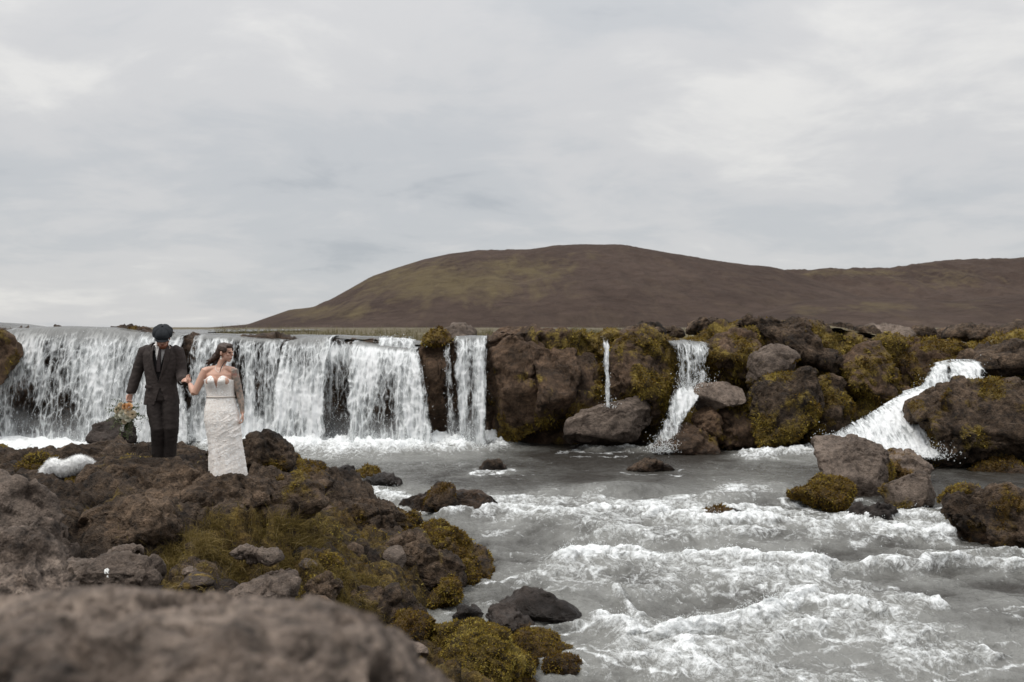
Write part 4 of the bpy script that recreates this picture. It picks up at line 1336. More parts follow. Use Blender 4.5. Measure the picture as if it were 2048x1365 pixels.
    idx = _rng.choice(len(V), drops, p=wgt / wgt.sum())
    q = V[idx] + _rng.normal(size=(drops, 3)) * np.array([.07, .10, .05]) - np.array([0, .06, 0])
    DROPS.append(np.c_[q, _rng.uniform(.003, .009, drops)])
    # splash at the foot
    nf = drops * 2
    iu = _rng.rand(nf) * (nu - 1)
    fx = np.interp(iu, np.arange(nu), Pb[:, 0])
    fz = np.interp(iu, np.arange(nu), Pb[:, 2])
    h = np.abs(_rng.normal(size=nf)) * 0.16
    DROPS.append(np.c_[fx + _rng.normal(size=nf) * .12, Db - 0.1 - np.abs(_rng.normal(size=nf)) * .28, fz + h, _rng.uniform(.003, .010, nf)])
    return o


W = waterfall
W('broad fanning waterfall at the left end, left of the man', [(14, 659), (120, 655), (220, 658), (292, 667)], [(-70, 895), (40, 905), (130, 900), (262, 892)], 24.9, 23.7,
  base=.59, spots=[(60, 820, 55, 60, -.34), (140, 830, 26, 55, -.30), (110, 720, 25, 40, -.18), (200, 760, 30, 80, .25), (30, 700, 30, 40, .15), (240, 860, 60, 40, .3), (225, 720, 25, 20, -.1)],
  glide=.13, seed=1, drops=1500)
W('white waterfall directly behind the man', [(270, 668), (320, 668), (368, 672)], [(230, 880), (310, 885), (385, 885)], 24.85, 23.9, base=.68, spots=[(360, 760, 20, 50, -.2), (340, 850, 60, 40, .4)], glide=.05, seed=2, drops=700)
W('thin curtain waterfall over brown rock, behind the woman', [(392, 672), (475, 676), (574, 682)], [(360, 880), (455, 885), (565, 892)], 24.8, 24.1,
  base=.55, spots=[(475, 770, 12, 90, -.30), (520, 770, 14, 90, -.22), (440, 860, 80, 30, .45), (540, 870, 40, 25, .5), (455, 770, 8, 80, .15), (500, 780, 8, 80, .2)], glide=.04, seed=3, drops=1000)
W('dense white waterfall stepping over a ledge in the middle', [(572, 684), (610, 676), (668, 674)], [(536, 892), (590, 897), (650, 897)], 24.9, 23.8,
  base=.68, spots=[(610, 715, 40, 26, -.18), (640, 715, 18, 40, .1), (560, 790, 25, 60, .3), (635, 850, 20, 50, .25), (590, 860, 20, 40, -.12)], glide=.09, seed=4, drops=1000)
W('sparse beaded waterfall over the bare brown face, middle', [(640, 684), (680, 682), (722, 690)], [(640, 894), (680, 895), (716, 896)], 24.7, 24.3,
  base=.30, spots=[(680, 700, 45, 26, .42), (680, 840, 25, 60, -.06), (655, 790, 10, 90, .15)], glide=.0, seed=5, drops=800)
W('widest bright white waterfall, slanting out at its right foot', [(706, 684), (745, 690), (835, 698)], [(692, 897), (780, 899), (874, 892)], 24.75, 23.6,
  base=.72, spots=[(780, 800, 20, 70, -.34), (775, 850, 28, 30, -.22), (750, 840, 14, 50, -.2), (830, 800, 30, 70, .1), (740, 730, 40, 30, .1)], glide=.05, seed=6, drops=1600, edge=.04)
W('small upper step of water above the widest white waterfall', [(758, 676), (790, 674), (832, 678)], [(756, 692), (790, 696), (834, 698)], 25.2, 24.8, base=.62, glide=.0, seed=7, drops=80, back=.4, mist=0)
W('stringy water left of the narrow double waterfall', [(884, 690), (892, 686), (902, 686)], [(896, 885), (905, 888), (916, 890)], 24.6, 24.2, base=.34, glide=.0, seed=8, drops=260, edge=.15)
W('narrow double waterfall beside the tall brown block', [(908, 676), (940, 674), (974, 675)], [(912, 888), (945, 890), (975, 889)], 24.75, 24.0,
  base=.56, spots=[(925, 780, 6, 120, .16), (962, 780, 10, 120, .36), (942, 800, 8, 80, -.28)], glide=.03, seed=9, drops=700, edge=.08)
W('thin single trickle down the mossy wall', [(1201, 678), (1208, 676), (1215, 678)], [(1212, 812), (1217, 815), (1223, 812)], 24.0, 23.55, base=.60, spots=[(1212, 750, 12, 70, .05)], glide=.0, seed=10, drops=60, edge=.2, back=1.2, mist=.2)
W('lacy waterfall dropping onto the wet boulder', [(1338, 686), (1375, 683), (1418, 688)], [(1352, 776), (1380, 778), (1416, 764)], 24.7, 24.0, base=.47, spots=[(1385, 740, 25, 30, -.12), (1350, 740, 8, 40, -.25), (1400, 700, 20, 14, .2)],
  glide=.08, seed=11, drops=300, edge=.08, mist=.3)
W('lower run of the lacy waterfall between boulders', [(1352, 772), (1385, 770), (1414, 762)], [(1300, 902), (1322, 903), (1340, 900)], 24.0, 23.0, base=.50, spots=[(1370, 800, 25, 30, .25), (1330, 870, 10, 30, -.1)],
  glide=.0, seed=12, drops=700, edge=.12, back=.05, bend=.3)
W('upper white step of the cascade under the dark slab', [(1866, 730), (1905, 722), (1954, 722)], [(1832, 782), (1880, 778), (1965, 756)], 23.9, 23.1, base=.78, spots=[(1898, 745, 5, 22, -.5)], glide=.0, seed=13, drops=300, back=.12, mist=.3)
W('steep white cascade tumbling down to the big grey boulder', [(1806, 786), (1850, 774), (1915, 765)], [(1630, 888), (1760, 912), (1890, 915)], 23.2, 20.6, base=.98, spots=[(1790, 870, 50, 16, -.25), (1750, 850, 20, 12, -.15)], glide=.0, seed=14, drops=1600, back=.05, bend=.6, edge=.10)


def build_spray():
    # drops thrown up by the breaking crests of the rapids
    V, f = WATER_PTS['V'], WATER_PTS['foam']
    ok = (f > .5) & (V[:, 1] < 19) & (V[:, 1] > 7) & (np.abs(V[:, 0]) < 10)
    ii = np.nonzero(ok)[0]
    w = (f[ii] - .45) ** 2 * V[ii, 1] ** 1.5
    sel = ii[_rng.choice(len(ii), 4500, p=w / w.sum())]
    cl = fbm(V[sel] * 3.1 + 9, 3)
    keep = cl > -.05
    sel = sel[keep]
    cl = cl[keep]
    q = V[sel].copy()
    n = len(q)
    q[:, 2] += np.abs(_rng.normal(size=n)) * (0.02 + 0.13 * np.clip(cl, 0, 1))
    q[:, 0] += _rng.normal(size=n) * .04
    q[:, 1] += _rng.normal(size=n) * .04
    DROPS.append(np.c_[q, _rng.uniform(.002, .0055, n)])
    P_ = np.concatenate(DROPS)
    o8 = np.array([[1, 0, 0], [-1, 0, 0], [0, 1, 0], [0, -1, 0], [0, 0, 1.5], [0, 0, -1.5]])
    f8 = np.array([[0, 2, 4], [2, 1, 4], [1, 3, 4], [3, 0, 4], [2, 0, 5], [1, 2, 5], [3, 1, 5], [0, 3, 5]])
    st = 0.75 + 0.5 * _rng.rand(len(P_), 1, 3)
    V8 = (P_[:, None, :3] + o8[None] * P_[:, None, 3:4] * st).reshape(-1, 3)
    F8 = (f8[None] + (np.arange(len(P_)) * 6)[:, None, None]).reshape(-1, 3)
    me = np_mesh('spray', V8, F8)
    tag(link('spray', me, DROPM), 'white drops of spray flying off the falls and rapids', 'spray', kind='stuff')


build_spray()

# ------------------------------------------------------------------ moss tufts and grass
def blade_material(name, cols):
    m, nt, out = new_mat(name)
    t = attr(nt, 'tone')
    c = ramp(nt, t, cols)
    df = node(nt, 'ShaderNodeBsdfDiffuse', {'Color': c})
    tl = node(nt, 'ShaderNodeBsdfTranslucent', {'Color': c})
    mx = node(nt, 'ShaderNodeMixShader', {0: 0.3, 1: df.outputs[0], 2: tl.outputs[0]})
    nt.links.new(mx.outputs[0], out.inputs[0])
    return m


MOSSM = blade_material('moss_blades', [(0.0, (0.040, 0.024, 0.009)), (0.25, (0.115, 0.066, 0.017)), (0.5, (0.175, 0.116, 0.026)),
                                       (0.75, (0.300, 0.222, 0.046)), (1.0, (0.41, 0.335, 0.095))])
GRASSM = blade_material('grass_blades', [(0.0, (0.070, 0.055, 0.016)), (0.4, (0.150, 0.112, 0.036)), (0.75, (0.235, 0.175, 0.070)), (1.0, (0.33, 0.255, 0.13))])
PALEM = blade_material('heath_blades', [(0.0, (0.07, 0.055, 0.026)), (0.4, (0.125, 0.105, 0.05)), (0.75, (0.20, 0.18, 0.105)), (1.0, (0.30, 0.29, 0.22))])


def scatter_moss():
    Vs, Ts = [], []
    rs = np.random.RandomState(3)
    for r in ROCKS:
        V, N, cov, Fc, D, ru = r[:6]
        fc = Fc if Fc is not None else r[6]
        cf = cov[fc].mean(1)
        a, b, c = V[fc[:, 0]], V[fc[:, 1]], V[fc[:, 2]]
        ar = np.linalg.norm(np.cross(b - a, c - a), axis=1) * (0.5 if fc.shape[1] == 3 else 1.0)
        cen = V[fc].mean(1)
        nf = N[fc].mean(1)
        vis = ((nf[:, 1] < 0.35) | (nf[:, 2] > 0.3)) & (cen[:, 1] > 4)
        dist = np.maximum(cen[:, 1], 5)
        w = ar * np.clip(cf - .25, 0, 1) * vis / dist ** 2
        tot = w.sum()
        if tot <= 0:
            continue
        n = int(min(26000, tot * 5.5e5))
        if n < 5:
            continue
        ii = rs.choice(len(fc), n, p=w / tot)
        k = rs.rand(n, 2)
        f_ = k.sum(1) > 1
        k[f_] = 1 - k[f_]
        p = a[ii] + (b[ii] - a[ii]) * k[:, :1] + (c[ii] - a[ii]) * k[:, 1:]
        nn = nf[ii]
        d = dist[ii]
        ln = rs.uniform(.6, 1.5, n) * (0.0034 * d ** .9)
        tip = nn + rs.normal(size=(n, 3)) * .55 + np.array([0, 0, -0.25])
        tip /= np.linalg.norm(tip, axis=1, keepdims=True)
        side = np.cross(tip, rs.normal(size=(n, 3)))
        side /= np.linalg.norm(side, axis=1, keepdims=True)
        wd = 0.00075 * d[:, None] * rs.uniform(.6, 1.4, (n, 1))
        p = p - nn * 0.004
        Vs.append(np.stack([p - side * wd, p + side * wd, p + tip * ln[:, None]], 1).reshape(-1, 3))
        rr = ru[fc[ii, 0]]
        clump = fbm(p * 3.3, 3)
        tn = np.clip(0.76 - .42 * rr + .55 * clump + rs.normal(size=n) * .13, 0, 1)
        if D > 18:
            tn = np.clip(tn - .16 + .25 * fbm(p * 1.1 + 4, 3), 0, 1)
        Ts.append(np.repeat(tn, 3))
    V = np.concatenate(Vs)
    T = np.concatenate(Ts)
    me = np_mesh('moss', V, np.arange(len(V)).reshape(-1, 3), attrs={'tone': T})
    tag(link('moss', me, MOSSM), 'short ochre and olive moss growing over the rocks', 'moss', kind='stuff')
    print('moss blades', len(V) // 3)


scatter_moss()


def blades(roots, lens, lean, wid, tones, seg=3, rs=np.random.RandomState(8)):
    n = len(roots)
    V = np.zeros((n, 2 * seg + 1, 3))
    side = np.cross(lean, rs.normal(size=(n, 3)))
    side /= np.linalg.norm(side, axis=1, keepdims=True) + 1e-9
    up = np.array([0, 0, 1.0])
    for s in range(seg + 1):
        t = s / seg
        p = roots + lens[:, None] * (up * (t - 0.55 * t * t * np.linalg.norm(lean, axis=1)[:, None]) + lean * t * t)
        w = wid[:, None] * (1 - t)
        if s < seg:
            V[:, 2 * s] = p - side * w
            V[:, 2 * s + 1] = p + side * w
        else:
            V[:, 2 * seg] = p
    tri = []
    for s in range(seg - 1):
        tri += [[2 * s, 2 * s + 1, 2 * s + 3], [2 * s, 2 * s + 3, 2 * s + 2]]
    tri.append([2 * seg - 2, 2 * seg - 1, 2 * seg])
    k = 2 * seg + 1
    Fc = (np.array(tri)[None] + (np.arange(n) * k)[:, None, None]).reshape(-1, 3)
    return V.reshape(-1, 3), Fc, np.repeat(tones, k)


def ground_at(px, py):
    """bank points that show at photograph pixel px, py (nearest visible bank vertex)"""
    V = BANK['V']
    if 'spx' not in BANK:
        d = np.maximum(V[:, 1], .5)
        BANK['spx'] = 1024 + V[:, 0] / d * F
        BANK['spy'] = HZ - (V[:, 2] - CZ) / d * F
    q = np.hypot(BANK['spx'] - px, BANK['spy'] - py)
    c = np.nonzero(q < 8)[0]
    if len(c) == 0:
        return V[np.argmin(q)]
    return V[c[np.argmin(V[c, 1])]]


GRASS = [  # column, row, half width px, radius m, blades, length
    (590, 1055, .28, 900, .17), (615, 1085, .26, 800, .16), (570, 1090, .25, 600, .14), (640, 1110, .25, 400, .12),
    (330, 1085, .32, 800, .14), (390, 1075, .30, 800, .15), (430, 1105, .32, 700, .14), (360, 1115, .25, 500, .12), (480, 1110, .25, 400, .12),
    (690, 1165, .22, 450, .11), (650, 1200, .22, 450, .12), (720, 1150, .2, 300, .09), (610, 1215, .25, 400, .12), (740, 1225, .2, 300, .09),
    (330, 1165, .2, 250, .10), (390, 1180, .2, 250, .10), (680, 1245, .2, 300, .10), (585, 1010, .25, 400, .12), (640, 1000, .2, 250, .10), (650, 1150, .2, 300, .1),
    (420, 1050, .2, 300, .12), (520, 1075, .2, 250, .1), (880, 1230, .1, 120, .07), (700, 1190, .2, 250, .1)]


def build_grass():
    rs = np.random.RandomState(12)
    Vv, Ff, Tt = [], [], []
    n0 = 0
    BV = BANK['V']
    for gx, gy, rad, n, ln in GRASS:
        c = ground_at(gx, gy)
        near = np.nonzero(np.hypot(BV[:, 0] - c[0], BV[:, 1] - c[1]) < rad * 1.6)[0]
        dd = np.hypot(BV[near, 0] - c[0], BV[near, 1] - c[1])
        tuft = fbm(BV[near] * 5.0, 3)
        w = np.exp(-(dd / rad) ** 2) * np.clip(.12 + 1.2 * tuft, 0.0, 1)
        if w.sum() <= 0:
            continue
        sel = near[rs.choice(len(near), n, p=w / w.sum())]
        roots = BV[sel] + rs.normal(size=(n, 3)) * np.array([.02, .02, 0]) - np.array([0, 0, .01])
        head = np.array([.25, -.55, 0]) + rs.normal(size=(1, 3)) * .15
        lean = head + rs.normal(size=(n, 3)) * np.array([.45, .45, .08])
        lens = 1.35 * ln * rs.uniform(.5, 1.25, n)
        tones = np.clip(rs.normal(.5 + .2 * fbm(roots * 2, 2), .2), 0, 1)
        v, f, t = blades(roots, lens, lean, rs.uniform(.003, .0055, n), tones)
        Vv.append(v); Ff.append(f + n0); Tt.append(t)
        n0 += len(v)
    me = np_mesh('grass', np.concatenate(Vv), np.concatenate(Ff), attrs={'tone': np.concatenate(Tt)})
    tag(link('grass', me, GRASSM), 'long tan and olive grass in the hollows of the bank', 'grass', kind='stuff')
    # heath on the plateau edge
    n = 13000
    px = np.concatenate([rs.uniform(430, 985, 7200), rs.uniform(1140, 1260, 2400), rs.uniform(1250, 2100, 3400)])
    D = 26.2 + rs.exponential(4.0, n)
    x = (px - 1024) / F * D
    z = lip_z(x / D * YC) * (1 - sstep(26, 36, D)) + 2.72 * sstep(26, 36, D) - .06
    roots = np.stack([x, D, z], 1)
    roots[:, 2] += 0.10 * fbm(roots * .9, 4) + .05
    cl = fbm(roots * np.array([1.2, .6, 1]), 3)
    keep = cl > -.12
    roots = roots[keep]
    n = len(roots)
    lean = rs.normal(size=(n, 3)) * np.array([.5, .5, .1])
    v, f, t = blades(roots, rs.uniform(.08, .24, n) * (1 + .10 * np.clip(roots[:, 1] - 26, 0, 12)), lean, rs.uniform(.006, .014, n), np.clip(rs.normal(.55 + .5 * cl[keep], .22), 0, 1))
    me = np_mesh('heath_grass', v, f, attrs={'tone': t})
    tag(link('heath_grass', me, PALEM), 'pale green heath and grass along the rim of the plateau', 'grass', kind='stuff')


build_grass()

# ------------------------------------------------------------------ people
def plain_material(name, col, rough=0.8, var=0.15, scale=14.0, bump=0.25, dist=0.01, sheen=0.0, spec=0.25):
    m, nt, out = new_mat(name)
    tc = node(nt, 'ShaderNodeTexCoord').outputs['Object']
    n = noise_(nt, tc, scale, 5, 0.6)
    c = mixc(nt, 1.0, col, ramp(nt, n, [(0.3, 1 - var), (0.7, 1 + var)]), 'MULTIPLY')
    b = node(nt, 'ShaderNodeBump', {'Strength': bump, 'Distance': dist, 'Height': n})
    bs = node(nt, 'ShaderNodeBsdfPrincipled', {'Base Color': c, 'Roughness': rough, 'Normal': b.outputs[0]})
    bs.inputs['Specular IOR Level'].default_value = spec
    if sheen:
        bs.inputs['Sheen Weight'].default_value = sheen
    nt.links.new(bs.outputs[0], out.inputs[0])
    return m


def skin_material():
    m, nt, out = new_mat('skin')
    tc = node(nt, 'ShaderNodeTexCoord').outputs['Object']
    n = noise_(nt, tc, 12, 4, 0.6)
    c = mixc(nt, n, (0.50, 0.285, 0.205), (0.60, 0.37, 0.28))
    red = attr(nt, 'red')
    c = mixc(nt, red, c, (0.34, 0.10, 0.075))
    dk = attr(nt, 'brow')
    c = mixc(nt, dk, c, (0.045, 0.024, 0.015))
    tat = attr(nt, 'tattoo')
    t1 = noise_(nt, tc, 26, 5, 0.7, 0.6)
    t2 = noise_(nt, tc, 15, 3, 0.6)
    ink = ramp(nt, t1, [(0.38, (0.105, 0.115, 0.105)), (0.52, (0.25, 0.215, 0.18)), (0.62, (0.42, 0.29, 0.225))])
    ink = mixc(nt, ramp(nt, t2, [(0.60, 0.0), (0.66, 0.6)]), ink, (0.36, 0.12, 0.09))
    c = mixc(nt, math_(nt, 'MULTIPLY', tat, 0.9), c, ink)
    bs = node(nt, 'ShaderNodeBsdfPrincipled', {'Base Color': c, 'Roughness': 0.5})
    bs.inputs['Subsurface Weight'].default_value = 0.12
    bs.inputs['Subsurface Radius'].default_value = (0.01, 0.004, 0.002)
    nt.links.new(bs.outputs[0], out.inputs[0])
    return m


def lace_material():
    m, nt, out = new_mat('lace')
    tc = node(nt, 'ShaderNodeTexCoord').outputs['Object']
    wv = node(nt, 'ShaderNodeTexNoise', {'Vector': tc, 'Scale': 14.0, 'Detail': 3.0}).outputs['Color']
    w = mixc(nt, 0.08, tc, wv)
    v = node(nt, 'ShaderNodeTexVoronoi', {'Vector': w, 'Scale': 20.0}, feature='DISTANCE_TO_EDGE').outputs[0]
    v2 = node(nt, 'ShaderNodeTexVoronoi', {'Vector': w, 'Scale': 48.0}, feature='F1').outputs[0]
    n = noise_(nt, tc, 11, 5, 0.65, 0.6)
    motif = ramp(nt, math_(nt, 'ADD', math_(nt, 'MULTIPLY', v2, 0.5), math_(nt, 'MULTIPLY', n, 0.8)), [(0.50, 1.0), (0.68, 0.0)])
    net = ramp(nt, v, [(0.0, 1.0), (0.08, 0.0)])
    h = math_(nt, 'MAXIMUM', motif, math_(nt, 'MULTIPLY', net, 0.6))
    c = mixc(nt, h, (0.80, 0.745, 0.69), (0.94, 0.92, 0.89))
    b = node(nt, 'ShaderNodeBump', {'Strength': 0.3, 'Distance': 0.006, 'Height': h})
    bs = node(nt, 'ShaderNodeBsdfPrincipled', {'Base Color': c, 'Roughness': 0.7, 'Normal': b.outputs[0]})
    nt.links.new(bs.outputs[0], out.inputs[0])
    return m


SKIN = skin_material()
LACE = lace_material()
SUIT = plain_material('charcoal_wool', (0.040, 0.031, 0.028), 0.85, .18, 30, .3, .006)
TROU = plain_material('charcoal_trouser_wool', (0.026, 0.020, 0.018), 0.85, .18, 30, .3, .006)
VEST = plain_material('dark_waistcoat', (0.018, 0.016, 0.016), 0.8, .15, 30)
SHIRT = plain_material('white_shirt', (0.70, 0.68, 0.66), 0.75, .05)
TIE = plain_material('dark_tie', (0.030, 0.022, 0.022), 0.6, .2, 60)
CAPM = plain_material('slate_tweed', (0.020, 0.022, 0.025), 0.9, .3, 70, .4, .004)
HAIRM = plain_material('brown_hair', (0.040, 0.020, 0.012), 0.5, .5, 60, .8, .01, spec=.5)
BEARDM = plain_material('ginger_beard', (0.16, 0.06, 0.03), 0.7, .4, 70, .6, .008)
BELTM = plain_material('satin_band', (0.62, 0.56, 0.50), 0.4, .05)
PEARL = plain_material('pearl', (0.8, 0.78, 0.72), 0.2, .02, spec=.6)
SHOEM = plain_material('black_leather', (0.012, 0.011, 0.010), 0.4, .1)
EYEM = plain_material('eye', (0.03, 0.02, 0.015), 0.2, .05)


def tube(pts, rad, n=18, ref=(0, 1, 0)):
    """closed tapering tube through pts; rad: radius or (side, depth) for each point"""
    pts = np.array(pts, float)
    V, Fc = [], []
    ref = np.array(ref, float)
    k = len(pts)
    for i in range(k):
        t = pts[min(i + 1, k - 1)] - pts[max(i - 1, 0)]
        t /= np.linalg.norm(t) + 1e-9
        s = np.cross(t, ref)
        if np.linalg.norm(s) < .15:
            s = np.cross(t, (1, 0, 0))
        s /= np.linalg.norm(s)
        b = np.cross(s, t)
        r = rad[i]
        ra, rb = (r, r) if np.isscalar(r) else r
        for j in range(n):
            a = 2 * math.pi * j / n
            V.append(pts[i] + s * ra * math.cos(a) + b * rb * math.sin(a))
    for i in range(k - 1):
        for j in range(n):
            j2 = (j + 1) % n
            Fc.append((i * n + j, i * n + j2, (i + 1) * n + j2, (i + 1) * n + j))
    r0 = rad[0] if np.isscalar(rad[0]) else min(rad[0])
    r1 = rad[-1] if np.isscalar(rad[-1]) else min(rad[-1])
    d0 = pts[0] - pts[1]
    d1 = pts[-1] - pts[-2]
    c0, c1 = len(V), len(V) + 1
    V.append(pts[0] + d0 / (np.linalg.norm(d0) + 1e-9) * r0 * .7)
    V.append(pts[-1] + d1 / (np.linalg.norm(d1) + 1e-9) * r1 * .7)
    for j in range(n):
        j2 = (j + 1) % n
        Fc.append((c0, j2, j))
        Fc.append((c1, (k - 1) * n + j, (k - 1) * n + j2))
    return V, Fc


def ball(c, r, rot=None, sub=3):
    U, Fi = ico(sub)
    V = U * np.array(r)
    if rot is not None:
        M = np.array(Matrix.Rotation(R(rot[0]), 3, 'X') @ Matrix.Rotation(R(rot[1]), 3, 'Y') @ Matrix.Rotation(R(rot[2]), 3, 'Z'))
        V = V @ M.T
    return list(V + np.array(c)), [tuple(f) for f in Fi]


def blob(name, shapes, voxel=0.008, smooth=3, fac=0.5):
    """one continuous surface grown over overlapping shapes"""
    V, Fc = [], []
    for v, f in shapes:
        o = len(V)
        V += [tuple(p) for p in v]
        Fc += [tuple(i + o for i in q) for q in f]
    me = bpy.data.meshes.new(name)
    me.from_pydata(V, [], Fc)
    ob = bpy.data.objects.new(name, me)
    COL.objects.link(ob)
    md = ob.modifiers.new('r', 'REMESH')
    md.mode = 'VOXEL'
    md.voxel_size = voxel
    md.use_smooth_shade = True
    if smooth:
        ms = ob.modifiers.new('s', 'SMOOTH')
        ms.factor = fac
        ms.iterations = smooth
    dg = bpy.context.evaluated_depsgraph_get()
    out = bpy.data.meshes.new_from_object(ob.evaluated_get(dg))
    bpy.data.objects.remove(ob)
    bpy.data.meshes.remove(me)
    out.name = name
    out.polygons.foreach_set('use_smooth', np.ones(len(out.polygons), bool))
    return out


def get_v(me):
    v = np.zeros(len(me.vertices) * 3, np.float32)
    me.vertices.foreach_get('co', v)
    return v.reshape(-1, 3)


def set_v(me, V):
    me.vertices.foreach_set('co', np.ascontiguousarray(V, np.float32).ravel())
    me.update()


def get_n(me):
    n = np.zeros(len(me.vertices) * 3, np.float32)
    me.vertex_normals.foreach_get('vector', n)
    return n.reshape(-1, 3)


def wrinkle(me, amp, scale, off=0.0, ridge=True):
    V = get_v(me)
    N = get_n(me)
    d = fbm(V * np.array(scale) + off, 3, .5, ridge=ridge)
    set_v(me, V + N * (amp * d)[:, None])


def set_attr(me, name, val):
    a = me.attributes.new(name, 'FLOAT', 'POINT')
    a.data.foreach_set('value', np.ascontiguousarray(val, np.float32))


def cut(me, test):
    """drop the faces whose centre passes the test"""
    bm = bmesh.new()
    bm.from_mesh(me)
    dead = [f for f in bm.faces if test(f.calc_center_median())]
    bmesh.ops.delete(bm, geom=dead, context='FACES')
    bm.to_mesh(me)
    bm.free()
    return me


def thicken(me, t):
    ob = bpy.data.objects.new('tmp', me)
    COL.objects.link(ob)
    md = ob.modifiers.new('t', 'SOLIDIFY')
    md.thickness = t
    md.offset = -1
    dg = bpy.context.evaluated_depsgraph_get()
    out = bpy.data.meshes.new_from_object(ob.evaluated_get(dg))
    bpy.data.objects.remove(ob)
    out.polygons.foreach_set('use_smooth', np.ones(len(out.polygons), bool))
    return out


def hand(wrist, tip, palm_n, thumb_side, curl=0.5, s=1.0):
    """palm and five bent fingers; returns shapes"""
    w, t = np.array(wrist, float), np.array(tip, float)
    d = t - w
    d /= np.linalg.norm(d)
    n = np.array(palm_n, float)
    n -= d * n.dot(d)
    n /= np.linalg.norm(n)
    a = np.cross(d, n) * thumb_side
    sh = [tube([w - d * .02, w + d * .03 * s, w + d * .085 * s], [(.021 * s, .017 * s), (.034 * s, .014 * s), (.037 * s, .012 * s)], 12, ref=n)]
    for i, (off, ln) in enumerate(((.030, .070), (.010, .078), (-.010, .073), (-.028, .058))):
        b = w + d * .085 * s + a * off * s
        ang = curl * 1.2
        p1 = b + (d * math.cos(ang * .6) + n * math.sin(ang * .6)) * ln * .42 * s
        p2 = p1 + (d * math.cos(ang * 1.5) + n * math.sin(ang * 1.5)) * ln * .33 * s
        p3 = p2 + (d * math.cos(ang * 2.3) + n * math.sin(ang * 2.3)) * ln * .25 * s
        sh.append(tube([b - d * .02, b, p1, p2, p3], [.009 * s, .0095 * s, .0085 * s, .0078 * s, .0065 * s], 10, ref=a))
    b = w + d * .02 * s + a * .022 * s
    p1 = b + (d * .6 + a * .6 + n * .25) * .042 * s
    p2 = p1 + (d * .8 + a * .15 + n * .4) * .034 * s
    p3 = p2 + (d * .8 - a * .1 + n * .5) * .022 * s
    sh.append(tube([b, p1, p2, p3], [.013 * s, .0115 * s, .010 * s, .008 * s], 10, ref=n))
    return sh


def head_shapes(c, yaw, pitch, s=1.0):
    """skull, jaw, nose, lips, brow, ears, turned about the head centre; looks along -Y before turning"""
    Mx = np.array(Matrix.Rotation(R(yaw), 3, 'Z') @ Matrix.Rotation(R(pitch), 3, 'X'))
    raw = [ball((0, .012, .03), (.075, .094, .088)), ball((0, -.035, -.045), (.056, .058, .066)), ball((0, -.062, -.092), (.027, .024, .022)),
           tube([(0, -.090, .015), (0, -.104, -.010), (0, -.112, -.024)], [.010, .012, .013], 10, ref=(1, 0, 0)),
           ball((0, -.090, .024), (.048, .014, .009)), ball((0, -.090, -.055), (.022, .012, .006)), ball((0, -.088, -.066), (.019, .012, .007)),
           ball((.034, -.066, -.018), (.022, .022, .020)), ball((-.034, -.066, -.018), (.022, .022, .020)),
           ball((.078, .012, -.008), (.009, .020, .030), (0, 0, 15)), ball((-.078, .012, -.008), (.009, .020, .030), (0, 0, -15))]
    out = []
    for v, f in raw:
        out.append((list((np.array(v) * s) @ Mx.T + np.array(c)), f))
    return out, Mx


def place(o, org):
    o.location = org
    return o


# ---- the man
MAN = (-4.37, 12.42, 1.20)


